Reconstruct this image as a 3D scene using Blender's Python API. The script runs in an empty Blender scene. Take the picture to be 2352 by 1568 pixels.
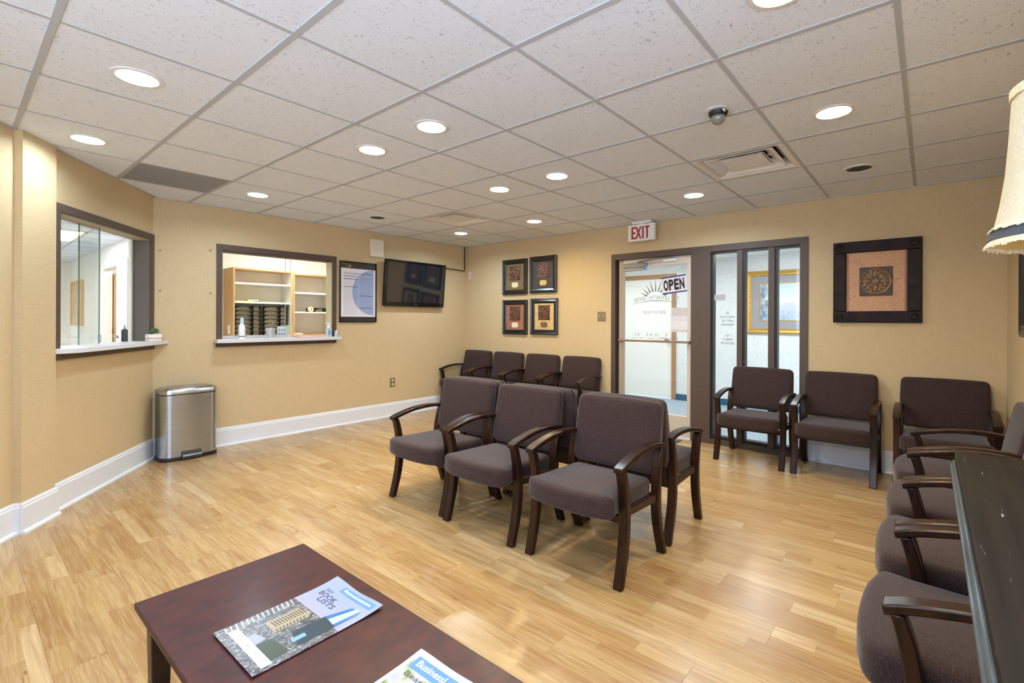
import bpy, bmesh, math, random
from mathutils import Vector, Matrix
random.seed(7)
PI = math.pi
S = bpy.context.scene
COL = S.collection

# ------------------------------------------------------------------ camera, world, exposure
HC = 1.283            # eye height
HCEIL = 2.394         # ceiling height
FPX, CX, CY, YAW, ROLL = 1107.65, 1221.98, 734.38, 0.8828, 0.0043
cam_d = bpy.data.cameras.new('camera')
cam = bpy.data.objects.new('camera', cam_d)
COL.objects.link(cam)
S.camera = cam
cam_d.sensor_width = 36.0
cam_d.lens = 36.0 * FPX / 2352.0
cam_d.shift_x = -(CX - 1176.0) / 2352.0
cam_d.shift_y = (CY - 784.0) / 2352.0
cam_d.clip_start = 0.02
cam_d.clip_end = 60
_fw = Vector((math.sin(YAW), math.cos(YAW), 0))
_rt = Vector((math.cos(YAW), -math.sin(YAW), 0))
_up = Vector((0, 0, 1))
_r2 = _rt * math.cos(ROLL) + _up * math.sin(ROLL)
_u2 = _up * math.cos(ROLL) - _rt * math.sin(ROLL)
_m = Matrix((_r2, _u2, -_fw)).transposed().to_4x4()
_m.translation = (0, 0, HC)
cam.matrix_world = _m

w = bpy.data.worlds.new('world')
S.world = w
w.use_nodes = True
w.node_tree.nodes['Background'].inputs[0].default_value = (0.75, 0.89, 1.12, 1)
w.node_tree.nodes['Background'].inputs[1].default_value = 3.4

S.view_settings.view_transform = 'Standard'
S.view_settings.look = 'None'
S.view_settings.exposure = 0.98
S.view_settings.gamma = 1.0
S.view_settings.use_curve_mapping = False
S.cycles.use_denoising = True
S.cycles.adaptive_threshold = 0.02
S.cycles.max_bounces = 10
S.cycles.diffuse_bounces = 7
S.cycles.glossy_bounces = 4
S.cycles.transparent_max_bounces = 16
S.cycles.sample_clamp_indirect = 6.0
S.cycles.caustics_reflective = False
S.cycles.caustics_refractive = False

LAMP = 162.0           # radiance of the downlight lenses
OFFICE_LIGHT = 14.0   # radiance of the office ceiling panels
HALL_LIGHT = 14.5      # radiance of the hallway ceiling panels
COOL, WARM = (0.72, 0.87, 1.0), (1.0, 0.79, 0.44)

# ------------------------------------------------------------------ materials
def srgb(r, g, b):
    f = lambda c: (c / 255 / 12.92) if c / 255 <= 0.04045 else ((c / 255 + 0.055) / 1.055) ** 2.4
    return (f(r), f(g), f(b))


def rgba(c):
    return (c[0], c[1], c[2], 1.0)


class NT:
    def __init__(s, name):
        s.m = bpy.data.materials.new(name)
        s.m.use_nodes = True
        s.t = s.m.node_tree
        s.b = s.t.nodes['Principled BSDF']
        s.o = s.t.nodes['Material Output']

    def n(s, kind, **kw):
        nd = s.t.nodes.new('ShaderNode' + kind)
        for k, v in kw.items():
            setattr(nd, k, v)
        return nd

    def l(s, a, b):
        s.t.links.new(a, b)

    def val(s, nd, **kw):
        for k, v in kw.items():
            nd.inputs[k].default_value = v
        return nd

    def math(s, op, a, b=None, clamp=False):
        nd = s.n('Math', operation=op, use_clamp=clamp)
        for i, x in enumerate((a, b)):
            if x is None:
                continue
            if hasattr(x, 'is_output'):
                s.l(x, nd.inputs[i])
            else:
                nd.inputs[i].default_value = x
        return nd.outputs[0]

    def mix(s, fac, a, b, blend='MIX'):
        nd = s.n('Mix', data_type='RGBA', blend_type=blend)
        for i, x in ((0, fac), (6, a), (7, b)):
            if hasattr(x, 'is_output'):
                s.l(x, nd.inputs[i])
            else:
                nd.inputs[i].default_value = x if i == 0 else rgba(x)
        return nd.outputs[2]

    def ramp(s, fac, stops, interp='LINEAR'):
        nd = s.n('ValToRGB')
        nd.color_ramp.interpolation = interp
        e = nd.color_ramp.elements
        while len(e) < len(stops):
            e.new(0.5)
        for el, (p, c) in zip(e, stops):
            el.position = p
            el.color = rgba(c) if isinstance(c, tuple) else (c, c, c, 1)
        s.l(fac, nd.inputs[0])
        return nd.outputs[0]

    def noise(s, vec, scale, detail=3, rough=0.55, dist=0.0):
        nd = s.n('TexNoise')
        s.val(nd, Scale=scale, Detail=detail, Roughness=rough, Distortion=dist)
        if vec is not None:
            s.l(vec, nd.inputs['Vector'])
        return nd.outputs['Fac']

    def coord(s, kind='Object', scale=(1, 1, 1), rot=(0, 0, 0), rnd=False):
        tc = s.n('TexCoord')
        mp = s.n('Mapping')
        mp.inputs['Scale'].default_value = scale
        mp.inputs['Rotation'].default_value = rot
        v = tc.outputs[kind]
        if rnd:
            oi = s.n('ObjectInfo')
            a = s.n('VectorMath', operation='SCALE')
            a.inputs[0].default_value = (37.1, 91.7, 53.3)
            s.l(oi.outputs['Random'], a.inputs['Scale'])
            b = s.n('VectorMath', operation='ADD')
            s.l(v, b.inputs[0])
            s.l(a.outputs[0], b.inputs[1])
            v = b.outputs[0]
        s.l(v, mp.inputs['Vector'])
        return mp.outputs[0]

    def bump(s, h, strength=0.3, dist=0.01):
        nd = s.n('Bump')
        nd.inputs['Strength'].default_value = strength
        nd.inputs['Distance'].default_value = dist
        s.l(h, nd.inputs['Height'])
        s.l(nd.outputs[0], s.b.inputs['Normal'])

    def base(s, c):
        if hasattr(c, 'is_output'):
            s.l(c, s.b.inputs['Base Color'])
        else:
            s.b.inputs['Base Color'].default_value = rgba(c)


def M(name, col, rough=0.5, metal=0.0, var=0.0, vscale=8.0, stretch=(1, 1, 1), bump=0.0, bscale=60.0, bdist=0.002, spec=0.5, sheen=0.0, coat=0.0):
    t = NT(name)
    t.val(t.b, Roughness=rough, Metallic=metal)
    t.b.inputs['Specular IOR Level'].default_value = spec
    if sheen:
        t.b.inputs['Sheen Weight'].default_value = sheen
    if coat:
        t.b.inputs['Coat Weight'].default_value = coat
        t.b.inputs['Coat Roughness'].default_value = 0.15
    v = t.coord('Object', stretch)
    if var:
        n = t.noise(v, vscale, 4)
        lo = tuple(max(0, c * (1 - var)) for c in col)
        hi = tuple(min(1, c * (1 + var)) for c in col)
        t.base(t.ramp(n, [(0.3, lo), (0.7, hi)]))
    else:
        n = t.noise(v, vscale, 2)
        t.base(t.mix(t.math('MULTIPLY', n, 0.06), col, tuple(c * 0.8 for c in col)))
    if bump:
        t.bump(t.noise(v, bscale, 3), bump, bdist)
    return t.m


def emit(name, col, strength):
    t = NT(name)
    e = t.n('Emission')
    e.inputs[0].default_value = rgba(col)
    e.inputs[1].default_value = strength
    t.l(e.outputs[0], t.o.inputs[0])
    return t.m


def glassy(name, tint=(0.97, 0.985, 0.98), refl=0.07, rough=0.02):
    t = NT(name)
    a = t.n('BsdfTransparent')
    a.inputs[0].default_value = rgba(tint)
    g = t.n('BsdfGlossy')
    g.inputs['Roughness'].default_value = rough
    lw = t.n('LayerWeight')
    lw.inputs['Blend'].default_value = 0.25
    f = t.math('ADD', t.math('MULTIPLY', lw.outputs['Fresnel'], 0.25), refl * 0.3, clamp=True)
    mx = t.n('MixShader')
    t.l(f, mx.inputs[0])
    t.l(a.outputs[0], mx.inputs[1])
    t.l(g.outputs[0], mx.inputs[2])
    t.l(mx.outputs[0], t.o.inputs[0])
    return t.m


def wall_mat(name, col, tex=1.0):
    """woven vinyl wallcovering: fine crossing threads"""
    t = NT(name)
    v = t.coord('Object')
    n1 = t.noise(t.coord('Object', (14, 14, 260)), 1.0, 3, 0.6)
    n2 = t.noise(t.coord('Object', (260, 260, 14)), 1.0, 3, 0.6)
    w_ = t.math('ADD', n1, n2)
    big = t.noise(v, 1.3, 3)
    c = t.ramp(t.math('MULTIPLY', w_, 0.5), [(0.30, tuple(x * 0.86 for x in col)), (0.70, tuple(min(1, x * 1.1) for x in col))])
    t.base(t.mix(t.math('MULTIPLY', big, 0.12), c, tuple(x * 0.8 for x in col)))
    t.val(t.b, Roughness=0.72)
    t.b.inputs['Specular IOR Level'].default_value = 0.25
    t.bump(w_, 0.25 * tex, 0.002)
    return t.m


def stucco_mat(name, col, scale=45, strength=0.5):
    t = NT(name)
    v = t.coord('Object')
    n = t.noise(v, scale, 4, 0.6, 0.6)
    t.base(t.ramp(n, [(0.35, tuple(x * 0.9 for x in col)), (0.6, col)]))
    t.val(t.b, Roughness=0.75)
    t.b.inputs['Specular IOR Level'].default_value = 0.2
    t.bump(n, strength, 0.004)
    return t.m


WALLC = srgb(205, 183, 144)
M_wall = wall_mat('woven_tan_wallcovering', WALLC)
M_wall_l = M_wall
M_white_wall = stucco_mat('white_knockdown_wall', srgb(232, 230, 222))
M_hall_wall = stucco_mat('hall_wallpaper', srgb(228, 231, 231), 30, 0.6)
M_plain_white = M('white_paint', srgb(236, 235, 230), 0.45, bump=0.05)
M_trim_white = M('gloss_white_trim', srgb(222, 226, 234), 0.32, bump=0.03, bscale=15)
M_brown = M('brown_painted_metal', srgb(82, 66, 56), 0.5, var=0.06, vscale=40, bump=0.08, bscale=180, bdist=0.0006)
M_brown_dk = M('dark_gasket', srgb(28, 25, 24), 0.5)
M_blue_base = M('blue_vinyl_base', srgb(38, 92, 122), 0.4)
M_alu = M('cream_aluminium', srgb(214, 203, 188), 0.38, 0.2, var=0.04, vscale=20)
M_steel = M('grey_metal', srgb(150, 150, 152), 0.35, 0.9)
M_bronze = M('bronze_bar', srgb(170, 140, 120), 0.35, 0.8)
M_chrome = M('chrome', srgb(215, 215, 215), 0.15, 1.0)
M_black = M('black_plastic', srgb(22, 22, 24), 0.42)
M_blackgloss = M('black_gloss', srgb(12, 12, 14), 0.16)
M_glass = glassy('clear_glass')
M_glass_thin = glassy('sliding_glass', (0.975, 0.99, 0.98), 0.04)
M_glass_edge = M('green_glass_edge', srgb(126, 148, 138), 0.2)
M_sill = M('pale_laminate', srgb(214, 214, 218), 0.35, var=0.03, vscale=120)
M_sill_edge = M_sill
M_vent = M('white_enamel', srgb(226, 226, 226), 0.4, var=0.03)
M_duct = M('duct_dark', srgb(60, 55, 52), 0.6)
M_red = M('exit_red', srgb(165, 22, 34), 0.5)
M_ink = M('black_print', srgb(22, 22, 24), 0.6)
_g = NT('frosted_grey_vinyl')
_g.base(_g.mix(_g.noise(_g.coord('Object'), 30), srgb(150, 155, 155), srgb(165, 170, 170)))
_g.val(_g.b, Roughness=.6, Alpha=.85)
M_grey_print = _g.m
M_navy = M('navy_print', srgb(45, 45, 120), 0.6)
M_paper = M('white_paper', srgb(212, 213, 216), 0.6)
M_gold = M('gold_leaf', srgb(205, 160, 75), 0.38, 0.55, var=0.25, vscale=60, bump=0.6, bscale=90, bdist=0.004)
M_oak = M('light_oak', srgb(188, 148, 96), 0.45, var=0.12, vscale=6, stretch=(8, 8, 0.7))
M_shelf_white = M('cream_melamine', srgb(228, 224, 214), 0.4)
M_pink_plaster = M('beige_plastic', srgb(226, 217, 200), 0.45)


def wood_mat(name, dark, light, rough=0.3, stretch=(30, 30, 2.0), coat=0.25, scale=1.0, wear=0.0, spec=0.32):
    t = NT(name)
    n = t.noise(t.coord('Object', stretch), scale, 5, 0.6, 0.4)
    c = t.ramp(n, [(0.32, dark), (0.72, light)])
    if wear:
        k = t.noise(t.coord('Object', (9, 130, 130), (0, 0, .10)), 1.0, 5, 0.72)
        c = t.mix(t.ramp(k, [(0.645, 0.0), (0.70, wear)]), c, (0.45, 0.42, 0.38))
    t.base(c)
    t.val(t.b, Roughness=rough)
    t.b.inputs['Coat Weight'].default_value = coat
    t.b.inputs['Coat Roughness'].default_value = 0.2
    t.b.inputs['Specular IOR Level'].default_value = spec
    t.bump(n, 0.08, 0.001)
    return t.m


M_espresso = wood_mat('espresso_stained_wood', srgb(18, 9, 6), srgb(56, 28, 17), 0.30, coat=0.10, spec=0.28)
M_cherry = wood_mat('dark_cherry_wood', srgb(46, 14, 15), srgb(74, 27, 25), 0.45, (14, 22, 22), 0.1)
M_cherry_edge = wood_mat('dark_cherry_edge', srgb(28, 16, 14), srgb(52, 32, 27), 0.4, (3, 22, 22), 0.1)
M_blackwood = wood_mat('black_stained_oak', srgb(14, 10, 8), srgb(30, 23, 17), 0.62, (2.0, 60, 60), 0.0, wear=0.7, spec=0.12)
M_blackedge = M('worn_black_edge', srgb(62, 74, 80), 0.3, var=0.5, vscale=5, stretch=(2, 40, 40), coat=0.4)


def fabric_mat():
    t = NT('aubergine_wool_fabric')
    v = t.coord('Object')
    n = t.noise(v, 300, 3, 0.75)
    n2 = t.noise(v, 5, 3)
    c = t.ramp(n, [(0.30, srgb(24, 16, 16)), (0.52, srgb(51, 37, 35)), (0.72, srgb(98, 76, 74))])
    t.base(t.mix(t.math('MULTIPLY', n2, 0.25), c, srgb(70, 52, 48)))
    t.val(t.b, Roughness=0.9)
    t.b.inputs['Specular IOR Level'].default_value = 0.2
    t.b.inputs['Sheen Weight'].default_value = 0.2
    t.b.inputs['Sheen Roughness'].default_value = 0.45
    t.bump(n, 0.35, 0.0015)
    return t.m


M_fabric = fabric_mat()


def floor_mat():
    t = NT('maple_vinyl_plank')
    tc = t.n('TexCoord')
    oi = t.n('ObjectInfo')
    rnd = oi.outputs['Random']
    sx = t.n('SeparateXYZ')
    t.l(tc.outputs['Object'], sx.inputs[0])
    x, y = sx.outputs[0], sx.outputs[1]
    strip = t.math('GREATER_THAN', x, t.math('MULTIPLY', t.math('SUBTRACT', rnd, 0.5), 0.05))
    r2 = t.math('FRACT', t.math('MULTIPLY', rnd, 91.7))
    off = t.math('ADD', t.math('MULTIPLY', strip, t.math('ADD', r2, 0.37)), t.math('MULTIPLY', rnd, 13.0))
    cell = t.math('FLOOR', t.math('ADD', t.math('MULTIPLY', y, 1.15), off))
    cv = t.n('CombineXYZ')
    t.l(cell, cv.inputs[0])
    t.l(strip, cv.inputs[1])
    t.l(t.math('MULTIPLY', rnd, 517.0), cv.inputs[2])
    wn = t.n('TexWhiteNoise', noise_dimensions='3D')
    t.l(cv.outputs[0], wn.inputs['Vector'])
    tone = wn.outputs['Value']
    # grain: long streaks, offset per printed strip
    av = t.n('VectorMath', operation='SCALE')
    t.l(cv.outputs[0], av.inputs[0])
    av.inputs['Scale'].default_value = 3.17
    vv = t.n('VectorMath', operation='ADD')
    t.l(tc.outputs['Object'], vv.inputs[0])
    t.l(av.outputs[0], vv.inputs[1])
    mp = t.n('Mapping')
    mp.inputs['Scale'].default_value = (19, 1.7, 1)
    t.l(vv.outputs[0], mp.inputs['Vector'])
    g1 = t.noise(mp.outputs[0], 1.0, 5, 0.62, 1.2)
    mp2 = t.n('Mapping')
    mp2.inputs['Scale'].default_value = (110, 5, 1)
    t.l(vv.outputs[0], mp2.inputs['Vector'])
    g2 = t.noise(mp2.outputs[0], 1.0, 3, 0.6, 0.3)
    mp3 = t.n('Mapping')
    mp3.inputs['Scale'].default_value = (16, 3.2, 1)
    t.l(vv.outputs[0], mp3.inputs['Vector'])
    knot = t.noise(mp3.outputs[0], 1.0, 6, 0.75, 0.8)
    c = t.ramp(tone, [(0.0, srgb(162, 127, 80)), (0.3, srgb(172, 139, 91)), (0.8, srgb(181, 150, 103)), (1.0, srgb(197, 170, 127))])
    c = t.mix(t.math('MULTIPLY', t.ramp(g1, [(0.40, 0.0), (0.66, 1.0)]), 0.60), c, srgb(140, 100, 60))
    c = t.mix(t.math('MULTIPLY', t.ramp(g2, [(0.45, 0.0), (0.75, 1.0)]), 0.30), c, srgb(224, 200, 160))
    c = t.mix(t.math('MULTIPLY', t.ramp(knot, [(0.635, 0.0), (0.70, 1.0)]), 0.80), c, srgb(118, 78, 46))
    t.base(c)
    t.val(t.b, Roughness=0.26)
    t.b.inputs['Specular IOR Level'].default_value = 0.5
    t.bump(t.math('ADD', g2, g1), 0.05, 0.001)
    return t.m


M_floor = floor_mat()


def tile_mat(name, col, k=1.0):
    """fissured mineral-fibre ceiling tile"""
    t = NT(name)
    a = t.noise(t.coord('Object', (42, 95, 1), (0, 0, 0.4), rnd=True), 1.0, 2, 0.5, 1.6)
    b = t.noise(t.coord('Object', (95, 42, 1), (0, 0, -0.2), rnd=True), 1.0, 2, 0.5, 1.6)
    fine = t.noise(t.coord('Object', (1, 1, 1), rnd=True), 160, 2)
    fa = t.ramp(a, [(0.655, 0.0), (0.70, 1.0)])
    fb = t.ramp(b, [(0.665, 0.0), (0.71, 1.0)])
    f = t.math('MAXIMUM', fa, fb)
    c = t.mix(t.math('MULTIPLY', fine, 0.14), col, tuple(x * 0.75 for x in col))
    c = t.mix(t.math('MULTIPLY', f, 0.75 * k), c, tuple(x * 0.40 for x in col))
    t.base(c)
    t.val(t.b, Roughness=0.9)
    t.b.inputs['Specular IOR Level'].default_value = 0.1
    t.bump(t.math('SUBTRACT', 1.0, f), 0.4 * k, 0.003)
    return t.m


M_tile = tile_mat('fissured_ceiling_tile', srgb(230, 239, 252))
M_tee = M('ceiling_tee', srgb(184, 189, 196), 0.7, spec=0.08)
M_grille = M('grey_perforated_panel', srgb(146, 150, 156), 0.7, var=0.12, vscale=60, bump=0.5, bscale=400, bdist=0.003)


def steel_brushed():
    t = NT('brushed_steel')
    n = t.noise(t.coord('Object', (3, 3, 420)), 1.0, 3)
    t.base(t.ramp(n, [(0.3, srgb(176, 184, 196)), (0.7, srgb(196, 203, 213))]))
    t.val(t.b, Roughness=0.27, Metallic=1.0)
    t.b.inputs['Anisotropic'].default_value = 0.75
    tg = t.n('Tangent', direction_type='RADIAL', axis='Z')
    t.l(tg.outputs[0], t.b.inputs['Tangent'])
    t.b.inputs['Anisotropic Rotation'].default_value = 0.25
    t.bump(n, 0.05, 0.0005)
    return t.m


M_brushed = steel_brushed()
M_carpet = M('blue_grey_carpet', srgb(150, 166, 176), 0.95, var=0.25, vscale=120, bump=0.5, bscale=300, bdist=0.004)
M_mat = M('charcoal_mat', srgb(78, 82, 88), 0.95, var=0.15, vscale=200, bump=0.4, bscale=300)
M_shade = NT('linen_lampshade')
_n = M_shade.noise(M_shade.coord('Object', (1, 1, 1)), 220, 3)
M_shade.base(M_shade.ramp(_n, [(0.3, srgb(188, 174, 144)), (0.7, srgb(204, 192, 164))]))
M_shade.val(M_shade.b, Roughness=0.85)
M_shade.b.inputs['Subsurface Weight'].default_value = 0.0
M_shade.bump(_n, 0.3, 0.001)
M_shade = M_shade.m
M_shade_in = M('lampshade_lining', srgb(196, 160, 92), 0.8)
M_slate = M('slate_blue_band', srgb(62, 64, 68), 0.85, var=0.2, vscale=120)
M_fringe = M('cream_fringe', srgb(214, 194, 156), 0.9, var=0.2, vscale=150)

# ------------------------------------------------------------------ mesh building
class B:
    def __init__(s):
        s.v, s.f = [], []

    def add(s, vs, fs):
        o = len(s.v)
        s.v += [tuple(p) for p in vs]
        s.f += [tuple(i + o for i in f) for f in fs]
        return s

    def box(s, x0, x1, y0, y1, z0, z1):
        x0, x1 = min(x0, x1), max(x0, x1)
        y0, y1 = min(y0, y1), max(y0, y1)
        z0, z1 = min(z0, z1), max(z0, z1)
        return s.add([(x0, y0, z0), (x1, y0, z0), (x1, y1, z0), (x0, y1, z0), (x0, y0, z1), (x1, y0, z1), (x1, y1, z1), (x0, y1, z1)],
                     [(3, 2, 1, 0), (4, 5, 6, 7), (0, 1, 5, 4), (1, 2, 6, 5), (2, 3, 7, 6), (3, 0, 4, 7)])

    def hexa(s, p):
        return s.add(p, [(3, 2, 1, 0), (4, 5, 6, 7), (0, 1, 5, 4), (1, 2, 6, 5), (2, 3, 7, 6), (3, 0, 4, 7)])

    def prism(s, poly, a, b, axis='z'):
        """extrude a 2-D polygon from a to b along axis"""
        def P(p, h):
            return {'z': (p[0], p[1], h), 'x': (h, p[0], p[1]), 'y': (p[0], h, p[1])}[axis]
        n = len(poly)
        area = sum(poly[i][0] * poly[(i + 1) % n][1] - poly[(i + 1) % n][0] * poly[i][1] for i in range(n))
        pl = list(poly)
        if (area < 0) != (axis == 'y'):
            pl.reverse()
        vs = [P(p, a) for p in pl] + [P(p, b) for p in pl]
        fs = [tuple(reversed(range(n))), tuple(range(n, 2 * n))] + [(i, (i + 1) % n, n + (i + 1) % n, n + i) for i in range(n)]
        return s.add(vs, fs)

    def ribbon(s, sec, x0, x1):
        """closed solid from a list of (y, z, y', z') rungs, extruded between x0 and x1 (legs, arms)"""
        n = len(sec)
        vs = []
        for (ya, za, yb, zb) in sec:
            vs += [(x0, ya, za), (x1, ya, za), (x1, yb, zb), (x0, yb, zb)]
        fs = [(0, 1, 2, 3), tuple(4 * (n - 1) + i for i in (3, 2, 1, 0))]
        for k in range(n - 1):
            a, b = 4 * k, 4 * k + 4
            for i in range(4):
                j = (i + 1) % 4
                fs.append((a + i, b + i, b + j, a + j))
        return s.add(vs, fs)

    def lathe(s, prof, n=24, c=(0, 0, 0), cap=True, ang=2 * PI):
        vs, fs = [], []
        m = len(prof)
        for i in range(n):
            a = ang * i / n
            for r, z in prof:
                vs.append((c[0] + r * math.cos(a), c[1] + r * math.sin(a), c[2] + z))
        for i in range(n):
            j = (i + 1) % n
            for k in range(m - 1):
                fs.append((i * m + k, j * m + k, j * m + k + 1, i * m + k + 1))
        if cap:
            if prof[0][0] > 1e-6:
                fs.append(tuple(reversed([i * m for i in range(n)])))
            if prof[-1][0] > 1e-6:
                fs.append(tuple(i * m + m - 1 for i in range(n)))
        return s.add(vs, fs)

    def tube(s, path, r, n=8):
        path = [Vector(p) for p in path]
        m = len(path)
        vs, fs = [], []
        ref = Vector((0, 0, 1))
        for i, p in enumerate(path):
            d = (path[min(i + 1, m - 1)] - path[max(i - 1, 0)]).normalized()
            rr = ref if abs(d.dot(ref)) < 0.95 else Vector((1, 0, 0))
            a = d.cross(rr).normalized()
            b = d.cross(a).normalized()
            rad = r[i] if isinstance(r, (list, tuple)) else r
            for k in range(n):
                t = 2 * PI * k / n
                vs.append(p + a * (rad * math.cos(t)) + b * (rad * math.sin(t)))
        for i in range(m - 1):
            for k in range(n):
                j = (k + 1) % n
                fs.append((i * n + k, (i + 1) * n + k, (i + 1) * n + j, i * n + j))
        fs.append(tuple(range(n)))
        fs.append(tuple(reversed([(m - 1) * n + k for k in range(n)])))
        return s.add(vs, fs)

    def quad(s, a, b, c, d):
        return s.add([a, b, c, d], [(0, 1, 2, 3)])

    def obj(s, name, mat, parent=None, bevel=0.0, seg=2, smooth=False, loc=None, rotz=0.0, angle=40):
        me = bpy.data.meshes.new(name)
        me.from_pydata(s.v, [], s.f)
        me.update()
        bm = bmesh.new()
        bm.from_mesh(me)
        bmesh.ops.remove_doubles(bm, verts=bm.verts, dist=1e-6)
        bmesh.ops.recalc_face_normals(bm, faces=bm.faces)
        bm.to_mesh(me)
        bm.free()
        me.materials.append(mat)
        if smooth or bevel:
            for p in me.polygons:
                p.use_smooth = True
            me.set_sharp_from_angle(angle=math.radians(angle))
        o = bpy.data.objects.new(name, me)
        COL.objects.link(o)
        if parent is not None:
            o.parent = parent
        if loc is not None:
            o.location = loc
        o.rotation_euler.z = rotz
        if bevel:
            md = o.modifiers.new('bevel', 'BEVEL')
            md.width = bevel
            md.segments = seg
            md.limit_method = 'ANGLE'
            md.angle_limit = math.radians(32)
            md.harden_normals = False
        return o


def tag(o, label=None, cat=None, group=None, kind=None):
    if label:
        o['label'] = label
    if cat:
        o['category'] = cat
    if group:
        o['group'] = group
    if kind:
        o['kind'] = kind
    return o


def empty(name, loc=(0, 0, 0), rotz=0.0, label=None, cat=None, group=None, kind=None, parent=None):
    o = bpy.data.objects.new(name, None)
    o.empty_display_size = 0.05
    COL.objects.link(o)
    o.location = loc
    o.rotation_euler.z = rotz
    if parent is not None:
        o.parent = parent
    return tag(o, label, cat, group, kind)


KIDS = {}


def kids(o):
    return [c for c in bpy.data.objects if c.parent == o]


def copy_tree(o, loc=None, rotz=None, label=None, parent=None):
    c = o.copy()
    COL.objects.link(c)
    if parent is not None:
        c.parent = parent
    if loc is not None:
        c.location = loc
    if rotz is not None:
        c.rotation_euler.z = rotz
    if label:
        c['label'] = label
    for k in kids(o):
        if k is not c:
            copy_tree(k, parent=c)
    return c


def rbox(w, d, h, r, n=6, crown=0.0, bow=0.0, taper=0.0, wbot=0.0):
    """rounded upholstered block centred on the origin: w (x) d (y) h (z)"""
    bm = bmesh.new()
    N = n * 2
    pts = {}
    vs, fs = [], []

    def vid(p):
        k = tuple(round(c, 6) for c in p)
        if k not in pts:
            pts[k] = len(vs)
            vs.append(k)
        return pts[k]
    # parameter stops: dense near the corners
    def stops(L, rr):
        a = [-L / 2 + rr * (1 - math.cos(PI / 2 * i / n)) for i in range(n + 1)]
        mid = [(-L / 2 + rr) + (L - 2 * rr) * i / 6 for i in range(1, 6)] if L - 2 * rr > 1e-4 else []
        return a + mid + [-q for q in reversed(a)] if mid else a + [-q for q in reversed(a[:-1])]
    rx = [min(r[i], L / 2 - 1e-4) for i, L in enumerate((w, d, h))] if isinstance(r, (tuple, list)) else [min(r, w / 2 - 1e-4, d / 2 - 1e-4, h / 2 - 1e-4)] * 3
    sx, sy, sz = stops(w, rx[0]), stops(d, rx[1]), stops(h, rx[2])
    def face(us, vs_, fn):
        for i in range(len(us) - 1):
            for j in range(len(vs_) - 1):
                q = [vid(fn(us[i], vs_[j])), vid(fn(us[i + 1], vs_[j])), vid(fn(us[i + 1], vs_[j + 1])), vid(fn(us[i], vs_[j + 1]))]
                if len(set(q)) >= 3:
                    fs.append(tuple(dict.fromkeys(q)))
    face(sx, sy, lambda a, b: (a, b, h / 2))
    face(sx, sy, lambda a, b: (a, b, -h / 2))
    face(sx, sz, lambda a, b: (a, d / 2, b))
    face(sx, sz, lambda a, b: (a, -d / 2, b))
    face(sy, sz, lambda a, b: (w / 2, a, b))
    face(sy, sz, lambda a, b: (-w / 2, a, b))
    out = []
    for (x, y, z) in vs:
        ix = max(-(w / 2 - rx[0]), min(w / 2 - rx[0], x))
        iy = max(-(d / 2 - rx[1]), min(d / 2 - rx[1], y))
        iz = max(-(h / 2 - rx[2]), min(h / 2 - rx[2], z))
        q = [(x - ix) / rx[0], (y - iy) / rx[1], (z - iz) / rx[2]]
        L = math.sqrt(sum(c * c for c in q))
        if L > 1e-9:
            q = [c / L for c in q]
        out.append([ix + q[0] * rx[0], iy + q[1] * rx[1], iz + q[2] * rx[2]])
    bm.free()
    b = B()
    b.v = [tuple(p) for p in out]
    b.f = fs
    return b


def text_mesh(name, body, wd, ht, mat, parent, loc, xdir=(1, 0, 0), ydir=(0, 0, 1), bold=0.0, extrude=0.0006, centre=True, shear=0.0, spacing=1.0):
    cu = bpy.data.curves.new('t', 'FONT')
    cu.body = body
    cu.offset = bold
    cu.extrude = 0.002
    cu.shear = shear
    cu.space_character = spacing
    cu.align_x = 'CENTER'
    cu.resolution_u = 3
    ob = bpy.data.objects.new('t', cu)
    COL.objects.link(ob)
    dg = bpy.context.evaluated_depsgraph_get()
    me = bpy.data.meshes.new_from_object(ob.evaluated_get(dg))
    bpy.data.objects.remove(ob)
    bpy.data.curves.remove(cu)
    xs = [v.co.x for v in me.vertices]
    ys = [v.co.y for v in me.vertices]
    x0, x1, y0, y1 = min(xs), max(xs), min(ys), max(ys)
    kx = wd / (x1 - x0)
    ky = ht / (y1 - y0) if ht else kx
    X, Y = Vector(xdir).normalized(), Vector(ydir).normalized()
    Z = X.cross(Y)
    L = Vector(loc)
    for v in me.vertices:
        p = v.co.copy()
        v.co = L + X * ((p.x - (x0 + x1) / 2) * kx) + Y * ((p.y - (y0 + y1) / 2) * ky) + Z * (extrude if p.z > 0 else 0)
    me.materials.clear()
    me.materials.append(mat)
    me.name = name
    o = bpy.data.objects.new(name, me)
    COL.objects.link(o)
    if parent is not None:
        o.parent = parent
    return o


def proj(p):
    d = Vector(p) - Vector((0, 0, HC))
    zz = d.dot(_fw)
    if zz < 0.05:
        return None
    return CX + FPX * d.dot(_r2) / zz, CY - FPX * d.dot(_u2) / zz

# ------------------------------------------------------------------ room shell
XW, YB, YF = 5.08, 5.49, -0.457                   # door wall, TV wall, right-hand wall
NX, NY, ND = 0.809, -0.588, -2.25                # oblique reception wall: n.p = ND
TX, TY = 0.588, 0.809
A54 = math.atan2(TY, TX)
P0 = (NX * ND, NY * ND)                          # t = 0 on the oblique wall


def T(t, out=0.0, z=0.0):
    return (P0[0] + TX * t + NX * out, P0[1] + TY * t + NY * out, z)


T_END = (YB - P0[1]) / TY                        # 5.15, where it meets the TV wall

# floor: planks run along y
floor = B().box(-3.4, XW + 0.06, -0.6, 5.7, -0.06, -0.008).obj('floor', M('subfloor', srgb(176, 136, 88), 0.8))
tag(floor, 'pale maple plank floor of the waiting room', kind='structure')
PW, PL = 0.152, 1.22


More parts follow.
